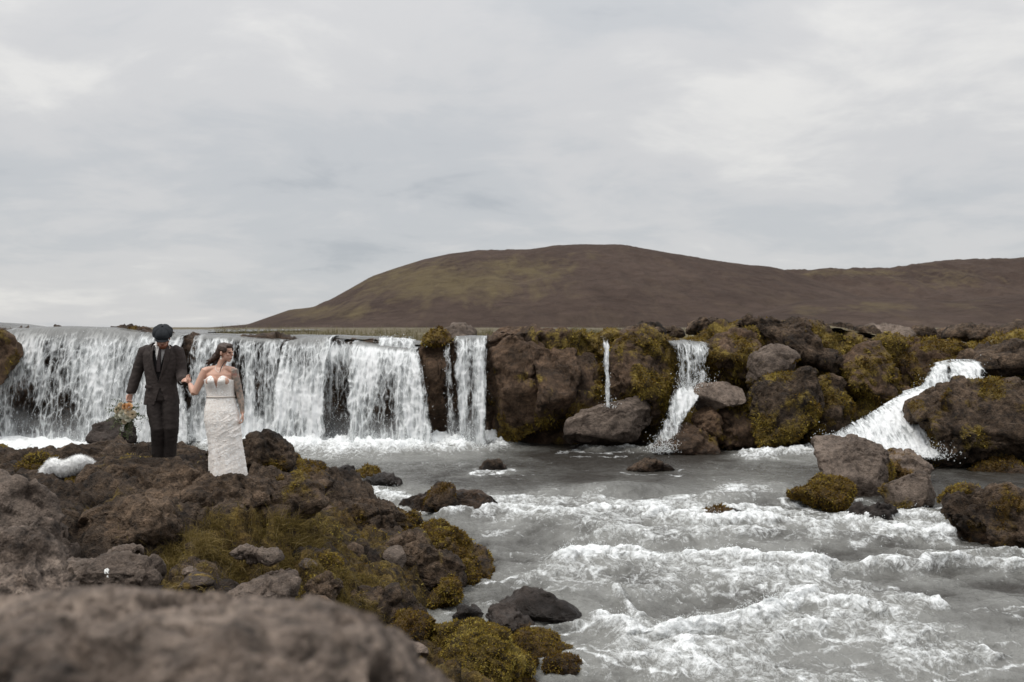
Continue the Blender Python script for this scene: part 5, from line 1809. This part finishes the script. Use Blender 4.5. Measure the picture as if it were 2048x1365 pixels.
def build_man():
    hc = np.array([.048, -.095, 1.615])
    KZ = 1.032

    def zs(shapes):
        return [(list(np.array(v) * np.array([1, 1, KZ])), f) for v, f in shapes]
    heads, Mx = head_shapes(hc, 14, 27)
    WR, HR = np.array([-.375, -.02, .895]), np.array([-.395, -.05, .80])
    WL, HL = np.array([.335, -.23, 1.06]), np.array([.415, -.31, 1.085])
    sh = []
    sh += [tube([(.0, .02, 1.44), (.015, -.005, 1.50), (.035, -.05, 1.56)], [(.062, .06), (.056, .056), (.054, .056)]),
           tube([(0, .01, .84), (0, .01, 1.0), (-.01, .01, 1.2), (-.01, .01, 1.36), (-.005, .015, 1.46)], [(.155, .10), (.14, .10), (.165, .11), (.19, .11), (.12, .08)])]
    sh += [tube([(-.19, .01, 1.42), (-.30, .03, 1.15), WR], [.055, .045, .028]), tube([(.17, .01, 1.42), (.235, .0, 1.16), WL], [.055, .045, .028])]
    sh += [tube([(-.085, .01, .90), (-.034, -.09, .50), (-.05, .02, .09)], [.085, .058, .042]), tube([(.09, .01, .90), (.155, -.07, .50), (.085, .02, .09)], [.085, .058, .042])]
    sh += hand(WR, HR, (.6, -.5, 0), 1, 1.0) + hand(WL, HL, (.3, .5, -.6), 1, .75)
    body = blob('person', heads + zs(sh), 0.0055, 2, .4)
    V = get_v(body)
    L = (V - hc) @ Mx
    red = np.exp(-(((L[:, 0]) / .022) ** 2 + ((L[:, 1] + .10) / .02) ** 2 + ((L[:, 2] + .06) / .01) ** 2))
    brow = np.exp(-(((np.abs(L[:, 0]) - .034) / .018) ** 2 + ((L[:, 1] + .09) / .03) ** 2 + ((L[:, 2] - .03) / .006) ** 2))
    set_attr(body, 'red', red * .7 + .10)
    set_attr(body, 'brow', np.clip(brow, 0, 1))
    set_attr(body, 'tattoo', np.zeros(len(V)))
    root = link('person', body, SKIN, loc=MAN)
    tag(root, 'person in charcoal three piece suit and flat cap, head bowed, holding a bouquet', 'person')

    def part(name, me, mat, parent=root):
        return link(name, me, mat, parent)
    def partz(name, me, mat, parent=root):
        set_v(me, get_v(me) * np.array([1, 1, KZ]))
        return link(name, me, mat, parent)
    # shirt, waistcoat, jacket as shells over the torso
    shirt = blob('shirt', [tube([(0, .01, .95), (-.005, .005, 1.2), (-.008, .005, 1.36), (-.004, .01, 1.45), (.005, .005, 1.50)],
                                [(.150, .115), (.175, .122), (.195, .118), (.13, .09), (.072, .066)]),
                           tube([(.004, .004, 1.47), (.012, -.006, 1.515), (.018, -.014, 1.535)], [(.074, .070), (.070, .068), (.068, .066)])], .008, 2)
    partz('shirt', shirt, SHIRT)
    vest = blob('waistcoat', [tube([(0, .01, .90), (0, .008, 1.0), (-.005, .005, 1.2), (-.008, .008, 1.36), (-.005, .015, 1.44)],
                                   [(.165, .126), (.158, .126), (.180, .132), (.200, .128), (.15, .10)])], .008, 2)
    cut(vest, lambda c: c.z > 1.42 or (c.y < .0 and abs(c.x - .012) < .065 * (c.z - 1.17) / .25 and c.z > 1.17))
    partz('waistcoat', thicken(vest, .004), VEST)
    tie = blob('tie', [tube([(.020, -.085, 1.505), (.020, -.108, 1.47), (.016, -.130, 1.36), (.010, -.138, 1.24), (.008, -.140, 1.16)],
                            [(.018, .012), (.014, .010), (.024, .008), (.032, .008), (.030, .007)], 14, ref=(0, 1, 0))], .005, 2)
    partz('tie', tie, TIE)
    for s in (-1, 1):
        cm = blob('collar', [tube([(.012 + s * .058, -.01, 1.535), (.014 + s * .045, -.062, 1.515), (.016 + s * .050, -.095, 1.47)], [(.010, .026), (.008, .026), (.006, .012)], 12, ref=(s, -.6, .1))], .005, 1)
        partz('collar', cm, SHIRT)
    jk = [tube([(-.005, .012, .745), (-.004, .012, .85), (-.004, .008, 1.0), (-.010, .005, 1.2), (-.012, .008, 1.36), (-.010, .018, 1.445), (.0, .03, 1.50)],
               [(.218, .160), (.205, .158), (.178, .146), (.205, .150), (.218, .142), (.185, .112), (.085, .075)], 28)]
    jk += [tube([(-.165, .015, 1.425), (-.225, .02, 1.40), (-.262, .03, 1.30), (-.318, .035, 1.15), (-.352, .015, 1.02), (-.382, -.015, .90)],
                [.062, .071, .070, .064, .060, .052], 18),
           tube([(.145, .015, 1.425), (.195, .018, 1.40), (.222, .02, 1.30), (.245, .0, 1.15), (.29, -.12, 1.085), (.325, -.215, 1.060)],
                [.062, .070, .070, .065, .060, .052], 18)]
    jacket = blob('jacket', jk, .008, 4, .5)
    wrinkle(jacket, .007, (7, 7, 11), 3)
    wrinkle(jacket, .004, (17, 17, 22), 8)

    def jcut(c):
        if c.z < .765:
            return True
        if c.z > 1.485 and abs(c.x) < .1:
            return True
        if c.y < 0.0 and abs(c.x) < .17:
            if c.z > 1.06 and abs(c.x - .016 - (1.42 - c.z) * -.02) < .112 * ((c.z - 1.06) / .40) ** .85:
                return True
            if c.z < .97 and abs(c.x - .03) < .06 * (.97 - c.z) / .18 + .004:
                return True
        if c.x < -.3 and c.z < .895:
            return True
        return False
    cut(jacket, jcut)
    jo = partz('jacket', thicken(jacket, .006), SUIT)
    for s in (-1, 1):
        pts = [(.016 + s * .085, -.075, 1.475), (.014 + s * .098, -.126, 1.40), (.016 + s * .092, -.150, 1.30), (.016 + s * .060, -.160, 1.18), (.016 + s * .012, -.162, 1.06)]
        lp = blob('lapel', [tube(pts, [(.012, .022), (.009, .038), (.009, .036), (.008, .026), (.007, .008)], 14, ref=(s * .8, .9, 0))], .006, 1)
        partz('lapel', lp, SUIT, jo)
    fl = blob('pocket_flap', [tube([(-.165, -.118, .985), (-.07, -.158, .975)], [(.022, .006), (.022, .006)], 12, ref=(0.3, 1, 0))], .006, 1)
    partz('pocket_flap', fl, SUIT, jo)
    bt = blob('button', [ball((.014, -.160, 1.045), (.010, .006, .010))], .003, 1)
    partz('button', bt, SHOEM, jo)
    for nm, pts in (('cuff', (WR + np.array([.012, .002, .03]), WR)), ('cuff', (WL - np.array([.03, -.04, .0]), WL))):
        cf = blob('cuff', [tube([pts[0], pts[1] * .9 + pts[0] * .1], [.036, .036], 16)], .006, 1)
        partz('cuff', cf, SHIRT)
    tr = blob('trousers', [tube([(0, .015, 1.0), (0, .015, .92), (.005, .015, .82)], [(.165, .135), (.185, .15), (.185, .15)], 24),
                           tube([(-.085, .015, .88), (-.065, -.04, .68), (-.012, -.095, .48), (-.038, -.03, .28), (-.05, .01, .03)], [(.105, .12), (.098, .112), (.082, .092), (.074, .082), (.074, .084)], 20),
                           tube([(.09, .015, .88), (.125, -.035, .68), (.146, -.075, .48), (.115, -.02, .28), (.088, .02, .03)], [(.105, .12), (.098, .112), (.084, .092), (.074, .082), (.074, .084)], 20)], .008, 3)
    wrinkle(tr, .006, (9, 9, 14), 21)
    wrinkle(tr, .0015, (6, 6, 18), 29)
    partz('trousers', tr, TROU)
    for x in (-.05, .088):
        part('shoe', blob('shoe', [tube([(x, .09, .04), (x, .0, .05), (x, -.12, .035)], [(.038, .04), (.042, .05), (.040, .03)], 14, ref=(0, 0, 1))], .008, 2), SHOEM)
    # flat cap of eight panels
    cp = blob('cap', [ball((0, .0, .088), (.122, .140, .074), (8, 0, 0), 4), ball((0, -.042, .066), (.114, .098, .052), (0, 0, 0), 4), tube([(0, .01, .045), (0, .01, .075)], [(.098, .112), (.108, .122)], 24)], .006, 3)
    V = get_v(cp)
    ang = np.arctan2(V[:, 1] - .0, V[:, 0])
    seam = np.exp(-((np.abs(((ang / (math.pi / 4)) % 1) - .5) - .5) / .07) ** 2)
    rr = np.hypot(V[:, 0], V[:, 1])
    N = get_n(cp)
    pol = 1 + .035 * np.cos(ang * 8 + math.pi)
    V[:, :2] *= np.where(rr > .05, pol, 1)[:, None]
    V = V - N * (.006 * seam * sstep(.02, .06, rr) * (V[:, 2] > .06))[:, None]
    set_v(cp, (V @ Mx.T) + hc)
    co = part('cap', cp, CAPM)
    br = blob('brim', [ball((0, -.125, .040), (.084, .048, .010), (14, 0, 0), 3)], .005, 1)
    set_v(br, (get_v(br) @ Mx.T) + hc)
    part('brim', br, CAPM, co)
    bn = blob('cap_button', [ball((0, .0, .168), (.012, .012, .007))], .003, 1)
    set_v(bn, (get_v(bn) @ Mx.T) + hc)
    part('cap_button', bn, CAPM, co)
    bd = blob('beard', [ball((0, -.058, -.088), (.046, .040, .034)), tube([(-.060, -.012, -.03), (-.048, -.045, -.072), (0, -.075, -.095), (.048, -.045, -.072), (.060, -.012, -.03)], [.014, .018, .020, .018, .014], 10, ref=(0, 0, 1)),
                        ball((0, -.098, -.043), (.026, .010, .008))], .005, 1)
    set_v(bd, (get_v(bd) @ Mx.T) + hc)
    part('beard', bd, BEARDM)
    hr = blob('hair', [ball((0, .03, .03), (.080, .082, .074)), ball((.066, .005, .02), (.014, .03, .03)), ball((-.066, .005, .02), (.014, .03, .03))], .006, 1)
    set_v(hr, (get_v(hr) @ Mx.T) + hc)
    part('hair', hr, BEARDM)
    return root


build_man()

# ---- the woman
BRIDE = (-3.471, 12.0, 1.15)


def build_bride():
    hc = np.array([.022, -.005, 1.495])
    heads, Mx = head_shapes(hc, 68, 6, .94)
    WLh, HLh = np.array([-.425, .045, 1.115]), np.array([-.492, .085, 1.205])
    WRh, HRh = np.array([.222, .0, .765]), np.array([.236, -.012, .66])
    sh = heads
    sh += [tube([(-.05, .02, 1.29), (-.035, .015, 1.36), (-.005, .01, 1.42)], [(.058, .055), (.048, .05), (.050, .054)]),
           tube([(-.03, .01, .70), (-.042, .01, .96), (-.055, .01, 1.12), (-.055, .012, 1.23), (-.055, .02, 1.30)], [(.19, .13), (.145, .10), (.155, .11), (.165, .095), (.095, .065)], 24),
           tube([(-.225, .012, 1.275), (-.14, .005, 1.30), (-.055, .01, 1.305), (.03, .005, 1.30), (.112, .012, 1.275)], [.046, .040, .038, .040, .046], 14, ref=(0, 0, 1))]
    sh += [tube([(-.222, .01, 1.285), (-.285, .0, 1.15), (-.350, -.02, 1.005)], [.052, .050, .042]), tube([(-.350, -.02, 1.005), (-.392, .015, 1.06), WLh], [.042, .039, .025])]
    sh += [tube([(.112, .01, 1.285), (.150, .02, 1.13), (.180, .03, .99)], [.052, .047, .040]), tube([(.180, .03, .99), (.206, .015, .88), WRh], [.040, .036, .025])]
    sh += [tube([(-.10, .01, .70), (-.05, .0, .4), (-.05, .02, .03)], [.10, .06, .04]), tube([(.05, .01, .70), (.06, -.02, .4), (.09, .02, .03)], [.10, .06, .04])]
    sh += [ball((-.128, -.085, 1.155), (.068, .055, .062)), ball((.020, -.085, 1.155), (.068, .055, .062))]
    sh += hand(WLh, HLh, (.5, .3, .6), -1, .8, .92) + hand(WRh, HRh, (-.6, -.2, 0), -1, .55, .92)
    body = blob('person', sh, .0055, 2, .4)
    V = get_v(body)
    L = (V - hc) @ Mx / .94
    red = np.exp(-(((L[:, 0]) / .024) ** 2 + ((L[:, 1] + .095) / .025) ** 2 + ((L[:, 2] + .060) / .012) ** 2)) + .22 * np.exp(-(((np.abs(L[:, 0]) - .045) / .03) ** 2 + ((L[:, 1] + .06) / .04) ** 2 + ((L[:, 2] + .02) / .03) ** 2))
    brow = np.exp(-(((np.abs(L[:, 0]) - .034) / .02) ** 2 + ((L[:, 1] + .085) / .035) ** 2 + ((L[:, 2] - .032) / .006) ** 2)) + np.exp(-(((np.abs(L[:, 0]) - .033) / .014) ** 2 + ((L[:, 1] + .085) / .03) ** 2 + ((L[:, 2] - .008) / .006) ** 2))
    tat = sstep(.085, .105, V[:, 0]) * sstep(1.33, 1.29, V[:, 2]) * sstep(.765, .80, V[:, 2])
    set_attr(body, 'red', np.clip(red, 0, 1) * .75)
    set_attr(body, 'brow', np.clip(brow, 0, 1))
    set_attr(body, 'tattoo', tat)
    root = link('person', body, SKIN, loc=BRIDE)
    tag(root, 'person in long white strapless lace gown looking aside, one arm tattooed', 'person')

    def part(name, me, mat, parent=root):
        return link(name, me, mat, parent)
    # gown: rings from bust to hem
    nz, na = 200, 150
    zc = [(.0, .045, .222, .185), (.10, .040, .216, .175), (.25, .028, .205, .165), (.40, .014, .200, .160), (.55, -.010, .202, .160), (.68, -.028, .206, .162), (.80, -.036, .198, .152),
          (.90, -.041, .176, .134), (.97, -.043, .163, .122), (1.03, -.048, .166, .124), (1.10, -.054, .178, .132), (1.17, -.056, .186, .136), (1.24, -.055, .176, .118)]
    zc = np.array(zc)
    th = np.linspace(0, 2 * math.pi, na, endpoint=False)
    t = np.linspace(0, 1, nz)
    TH, T = np.meshgrid(th, t)
    front = -np.sin(TH)
    xs = np.cos(TH)
    # sweetheart neckline with a deep plunge in the middle
    fx = xs * .18
    cups = np.maximum(np.exp(-((fx - .075) / .055) ** 2), np.exp(-((fx + .075) / .055) ** 2))
    ztop = np.where(front > 0, 1.165 + .058 * cups - .11 * np.exp(-(fx / .016) ** 2) * front, 1.14)
    ztop = np.where(front > 0, ztop, 1.13 + .035 * sstep(-.5, .0, front))
    Z = -.02 + T * (ztop + .02)
    cx = np.interp(Z, zc[:, 0], zc[:, 1])
    rx = np.interp(Z, zc[:, 0], zc[:, 2])
    ry = np.interp(Z, zc[:, 0], zc[:, 3])
    k = np.ones(nz)
    X = cx + rx * np.cos(TH)
    Y = .01 + ry * np.sin(TH)
    bust = (np.exp(-(((X + .128) / .066) ** 2 + ((Z - 1.155) / .062) ** 2)) + np.exp(-(((X - .020) / .066) ** 2 + ((Z - 1.155) / .062) ** 2))) * (front > 0)
    Y -= .042 * bust
    V = np.stack([X, Y, Z], -1)
    N = grid_normals(np.concatenate([V[:, -1:], V, V[:, :1]], 1))[:, 1:-1]
    out = np.stack([np.cos(TH), np.sin(TH), 0 * TH], -1)
    low = sstep(.95, .7, Z)
    # folds drawn from the hip towards the hand, and soft vertical folds lower down
    Vf = V.reshape(-1, 3)
    q = np.stack([Vf[:, 0] * 3 + Vf[:, 2] * 2.2, Vf[:, 1] * 3, Vf[:, 2] * 9 - Vf[:, 0] * 6], 1)
    fo = fbm(q + 4, 3, .5, ridge=True).reshape(Z.shape)
    hipb = np.exp(-((Z - .62) / .16) ** 2) * sstep(-.1, .15, X)
    vf = fbm(np.stack([np.cos(TH).ravel() * 3.2, np.sin(TH).ravel() * 3.2, Vf[:, 2] * .8], 1) + 9, 3).reshape(Z.shape)
    ap = facets(Vf * 34, 4).reshape(Z.shape)
    dn = .016 * fo * hipb + .028 * vf * sstep(.55, .1, Z) + .006 * fo * low
    dn = dn + .0003 * ap * (fbm(Vf * 9 + 3, 3).reshape(Z.shape) > -.05)
    V = V + out * dn[..., None]
    V[0, :, 2] += .012 * np.sin(th * 9)
    a = np.arange(nz * na).reshape(nz, na)
    b = np.roll(a, -1, 1)
    Fq = np.stack([a[:-1], b[:-1], b[1:], a[1:]], -1).reshape(-1, 4)
    me = np_mesh('gown', V.reshape(-1, 3), Fq)
    go = part('gown', thicken(me, .004), LACE)
    # band at the waist
    ang = np.linspace(0, 2 * math.pi, 64, endpoint=False)
    rows = []
    for dz, ro in ((-.010, .004), (-.008, .008), (.008, .008), (.010, .004)):
        rows.append(np.stack([-.043 + (.166 + ro) * np.cos(ang), .01 + (.125 + ro) * np.sin(ang), np.full(64, .965 + dz)], 1))
    G = np.array(rows)
    a = np.arange(4 * 64).reshape(4, 64)
    b = np.roll(a, -1, 1)
    bm_ = np_mesh('waist_band', G.reshape(-1, 3), np.stack([a[:-1], b[:-1], b[1:], a[1:]], -1).reshape(-1, 4))
    part('waist_band', bm_, BELTM, go)
    # raised lace flowers scattered over the gown
    rs = np.random.RandomState(2)
    Vg = V.reshape(-1, 3)
    fl_v, fl_f = [], []
    cand = np.nonzero((Vg[:, 1] < .06) & (Vg[:, 2] > .03))[0]
    for i in rs.choice(cand, 230, replace=False):
        o = Vg[i]
        nrm = np.array([o[0] + .02, o[1] - .01, 0])
        nrm /= np.linalg.norm(nrm) + 1e-9
        up = np.array([0, 0, 1.0])
        sd = np.cross(up, nrm)
        r = rs.uniform(.007, .013)
        n0 = len(fl_v)
        fl_v.append(o + nrm * .007)
        for q_ in range(10):
            an = q_ / 10 * 2 * math.pi + rs.rand()* .2
            rr = r * (1.0 if q_ % 2 else .6)
            fl_v.append(o + nrm * .003 + (sd * math.cos(an) + up * math.sin(an)) * rr)
        for q_ in range(10):
            fl_f.append((n0, n0 + 1 + q_, n0 + 1 + (q_ + 1) % 10))
    me = bpy.data.meshes.new('lace_flowers')
    me.from_pydata([tuple(v) for v in fl_v], [], fl_f)
    lf = part('lace_flowers', me, LACE, go)
    lf['kind'] = 'stuff'
    # hair drawn back, falling in loose curls behind the neck
    s9 = .94

    def loc(p):
        return (np.array(p) * s9) @ Mx.T + hc
    hs = [ball((0, .030, .045), (.083, .094, .080)), ball((0, .075, -.005), (.078, .060, .075)), ball((0, -.028, .088), (.060, .055, .034)),
          ball((.066, -.015, .045), (.020, .050, .042)), ball((-.066, -.015, .045), (.020, .050, .042)), ball((.074, .04, .0), (.02, .03, .05))]
    hs = [(list((np.array(v) * s9) @ Mx.T + hc), f) for v, f in hs]
    rs = random.Random(3)
    for i in range(16):
        a0 = loc((rs.uniform(-.06, .07), rs.uniform(.06, .11), rs.uniform(-.07, .02)))
        e = np.array([rs.uniform(-.225, -.10), rs.uniform(-.02, .09), rs.uniform(1.325, 1.40)])
        m1 = a0 * .6 + e * .4 + np.array([rs.uniform(-.03, .01), rs.uniform(-.02, .02), rs.uniform(-.01, .02)])
        m2 = a0 * .25 + e * .75 + np.array([rs.uniform(-.02, .02), rs.uniform(-.02, .02), rs.uniform(-.02, .01)])
        hs.append(tube([a0, m1, m2, e], [.020, .017, .013, .005], 8))
    hair = blob('hair', hs, .0055, 1, .4)
    wrinkle(hair, .006, (28, 28, 16), 5)
    ho = part('hair', hair, HAIRM)
    st = blob('loose_strand', [tube([loc((.06, -.05, -.03)), (.012, -.075, 1.36), (-.012, -.095, 1.30), (-.022, -.098, 1.255)], [.007, .007, .006, .003], 8)], .003, 1)
    part('loose_strand', st, HAIRM, ho)
    e0 = loc((-.082, .005, -.055))
    e1 = loc((.084, .005, -.055))
    for q in (e0, e1):
        part('earring', blob('earring', [ball(q, (.006, .006, .008)), ball(q - np.array([0, 0, .022]), (.009, .008, .014)), tube([q, q - np.array([0, 0, .02])], [.003, .003], 8)], .0025, 1), PEARL)
    for sx in (-1, 1):
        part('eye', blob('eye', [ball(loc((sx * .034, -.080, .008)), (.009, .009, .006))], .0025, 1), EYEM)
    nk = [loc((0, 0, 0)) * 0 + np.array(p) for p in [(-.095, -.03, 1.325), (-.085, -.062, 1.295), (-.050, -.085, 1.265), (-.015, -.068, 1.295), (-.005, -.035, 1.33)]]
    part('necklace', blob('necklace', [tube(nk, [.003] * 5, 8)], .003, 0), PEARL)
    return root


build_bride()


# ------------------------------------------------------------------ bouquet and fur wrap
def petal_material(name, col):
    m, nt, out = new_mat(name)
    tc = node(nt, 'ShaderNodeTexCoord').outputs['Object']
    n = noise_(nt, tc, 40, 3, 0.6)
    c = mixc(nt, 1.0, col, ramp(nt, n, [(0.3, .85), (0.7, 1.1)]), 'MULTIPLY')
    df = node(nt, 'ShaderNodeBsdfDiffuse', {'Color': c})
    tl = node(nt, 'ShaderNodeBsdfTranslucent', {'Color': c})
    mx = node(nt, 'ShaderNodeMixShader', {0: .3, 1: df.outputs[0], 2: tl.outputs[0]})
    nt.links.new(mx.outputs[0], out.inputs[0])
    return m


PEACH = petal_material('peach_petals', (0.74, 0.46, 0.24))
CREAM = petal_material('cream_petals', (0.74, 0.64, 0.48))
IVORY = petal_material('ivory_petals', (0.74, 0.72, 0.60))
LEAFM = blade_material('bouquet_leaves', [(0.0, (0.05, 0.072, 0.028)), (0.5, (0.10, 0.125, 0.058)), (1.0, (0.20, 0.215, 0.13))])


def rose_mesh(r, seed):
    rs = random.Random(seed)
    V, Fc = [], []
    for ring, (n, rad, h, open_) in enumerate(((3, .25, .75, .1), (4, .45, .8, .25), (5, .68, .72, .5), (6, .95, .45, .95))):
        for k in range(n):
            a0 = 2 * math.pi * (k + .5 * ring) / n + rs.uniform(-.15, .15)
            wd = math.pi / n * 1.35
            n0 = len(V)
            nu, nv = 7, 5
            for j in range(nv):
                v = j / (nv - 1)
                for i in range(nu):
                    u = i / (nu - 1) * 2 - 1
                    w = wd * (0.45 + .75 * math.sin(math.pi * (.12 + .62 * v)))
                    rr = r * (rad * (.35 + .65 * v) + .10 * open_ * v * v + .04 * (1 - u * u))
                    z = r * (-.35 + h * v * 1.25 - .22 * open_ * v ** 3 * 1.4 - .16 * u * u * v)
                    a = a0 + u * w
                    V.append((rr * math.cos(a), rr * math.sin(a), z))
            for j in range(nv - 1):
                for i in range(nu - 1):
                    q = n0 + j * nu + i
                    Fc.append((q, q + 1, q + nu + 1, q + nu))
    me = bpy.data.meshes.new('rose')
    me.from_pydata(V, [], Fc)
    me.polygons.foreach_set('use_smooth', np.ones(len(Fc), bool))
    return me


def build_bouquet():
    c = np.array(at(258, 826, 12.28))
    root = bpy.data.objects.new('bouquet', None)
    COL.objects.link(root)
    root.location = tuple(c)
    root.empty_display_size = .1
    root.scale = (1.12, 1.1, 1.12)
    tag(root, 'bouquet of peach and ivory roses with trailing greenery in the hand of the suited person', 'bouquet')
    spec = [(-.012, .078, .036, PEACH, 1), (.030, .078, .042, PEACH, 2), (-.088, .040, .046, CREAM, 3), (-.040, -.004, .050, IVORY, 4), (.072, -.012, .046, CREAM, 5),
            (.020, .022, .040, CREAM, 6), (-.062, .092, .034, CREAM, 7), (.020, -.055, .040, IVORY, 8), (-.095, -.03, .036, IVORY, 9), (-.02, -.09, .030, CREAM, 11)]
    rs = np.random.RandomState(6)
    for x, z, r, mat, sd in spec:
        me = rose_mesh(r, sd)
        y = -.10 + 1.6 * (x * x + z * z) / .15 * .1
        o = link('rose', me, mat, root, loc=(x, y, z))
        d = Vector((x * 3.5, -1, z * 3.5 + .15)).normalized()
        o.rotation_euler = d.to_track_quat('Z', 'Y').to_euler()
    # leaves: each spray is a stem with paired leaves
    for k in range(46):
        if k < 34:
            a = rs.rand() * 2 * math.pi
            st = np.array([math.cos(a) * .05, -.02, math.sin(a) * .05])
            dr = np.array([math.cos(a), rs.uniform(-.55, .2), math.sin(a) - .15])
            ln = rs.uniform(.11, .19)
            st[1] = -.07
        else:
            st = np.array([rs.uniform(-.05, .05), -.04, -.07])
            dr = np.array([rs.uniform(-.35, .3), rs.uniform(-.3, .1), -1])
            ln = rs.uniform(.10, .19)
        if k in (3, 4):
            dr = np.array([-1, -.2, .55]); ln = .17
        if k in (5, 6):
            dr = np.array([1, -.2, -.10]); st = np.array([.08, -.03, -.01]); ln = .14
        dr /= np.linalg.norm(dr)
        V, Fc, T = [], [], []
        tone = rs.uniform(.1, .95)
        m = 9
        for i in range(m):
            t = i / (m - 1)
            p = st + dr * ln * t + np.array([0, 0, -.035 * t * t])
            for s in (-1, 1):
                sd = np.cross(dr, rs.normal(size=3))
                sd /= np.linalg.norm(sd)
                lf = dr * .5 + sd * s * .9 + rs.normal(size=3) * .25
                lf /= np.linalg.norm(lf)
                L = rs.uniform(.022, .038) * (1.1 - .5 * t)
                wv = np.cross(lf, rs.normal(size=3))
                wv /= np.linalg.norm(wv)
                w = L * .26
                n0 = len(V)
                V += [p, p + lf * L * .5 + wv * w, p + lf * L, p + lf * L * .5 - wv * w]
                Fc.append((n0, n0 + 1, n0 + 2, n0 + 3))
                T += [np.clip(tone + rs.normal() * .12, 0, 1)] * 4
        me = np_mesh('leaf_spray', np.array(V), np.array(Fc), smooth=False, attrs={'tone': np.array(T)})
        link('leaf_spray', me, LEAFM, root)['kind'] = 'stuff'
    stem = blob('stems', [tube([(.01, .04, -.02), (-.012, -.01, -.10), (-.02, -.02, -.17)], [.022, .014, .012], 10)], .005, 1)
    link('stems', stem, LEAFM, root)
    set_attr(stem, 'tone', np.full(len(stem.vertices), .4))
    rb = blob('ribbon', [tube([(-.03, -.03, -.10), (-.055, -.05, -.145), (-.075, -.04, -.19)], [(.010, .004), (.014, .004), (.018, .004)], 10), tube([(-.02, -.03, -.10), (-.045, -.06, -.16), (-.05, -.05, -.20)], [(.008, .004), (.012, .004), (.015, .004)], 10)], .004, 1)
    link('ribbon', rb, SHIRT, root)


build_bouquet()


def build_fur():
    D = 11.75
    P_ = [at(78, 958, D), at(92, 946, D), at(108, 932, D), at(122, 938, D), at(140, 932, D), at(158, 926, D), at(176, 930, D + .1)]
    rad = [.035, .062, .075, .066, .072, .082, .060]
    org = P_[3].copy()
    org[2] -= .1
    Q = [p - org for p in P_]
    core = blob('fur_wrap', [tube(Q, rad, 16, ref=(0, 1, 0))] + [ball(Q[k], (rad[k] * 1.1, rad[k] * .95, rad[k])) for k in range(7)], .012, 1)
    wrinkle(core, .018, (14, 14, 14), 2)
    FURM = plain_material('white_fur', (0.83, 0.83, 0.82), .9, .05, 40, .3, .01)
    root = link('fur_wrap', core, FURM, loc=tuple(org))
    tag(root, 'white fluffy fur wrap lying on the rocks left of the suited person', 'fur wrap')
    V, N = get_v(core), get_n(core)
    rs = np.random.RandomState(9)
    n = 9000
    ii = rs.choice(len(V), n)
    lean = rs.normal(size=(n, 3)) * .35
    d = N[ii] + lean + np.array([.1, 0, -.25])
    d /= np.linalg.norm(d, axis=1, keepdims=True)
    sd = np.cross(d, rs.normal(size=(n, 3)))
    sd /= np.linalg.norm(sd, axis=1, keepdims=True)
    ln = rs.uniform(.02, .055, (n, 1))
    b = V[ii] - N[ii] * .004
    w = .0018
    T = np.stack([b - sd * w, b + sd * w, b + d * ln + np.array([0, 0, -.010])], 1).reshape(-1, 3)
    me = np_mesh('hair', T, np.arange(3 * n).reshape(-1, 3))
    f = link('hair', me, petal_material('fur_hair', (0.84, 0.84, 0.83)), root)
    f['kind'] = 'stuff'


build_fur()
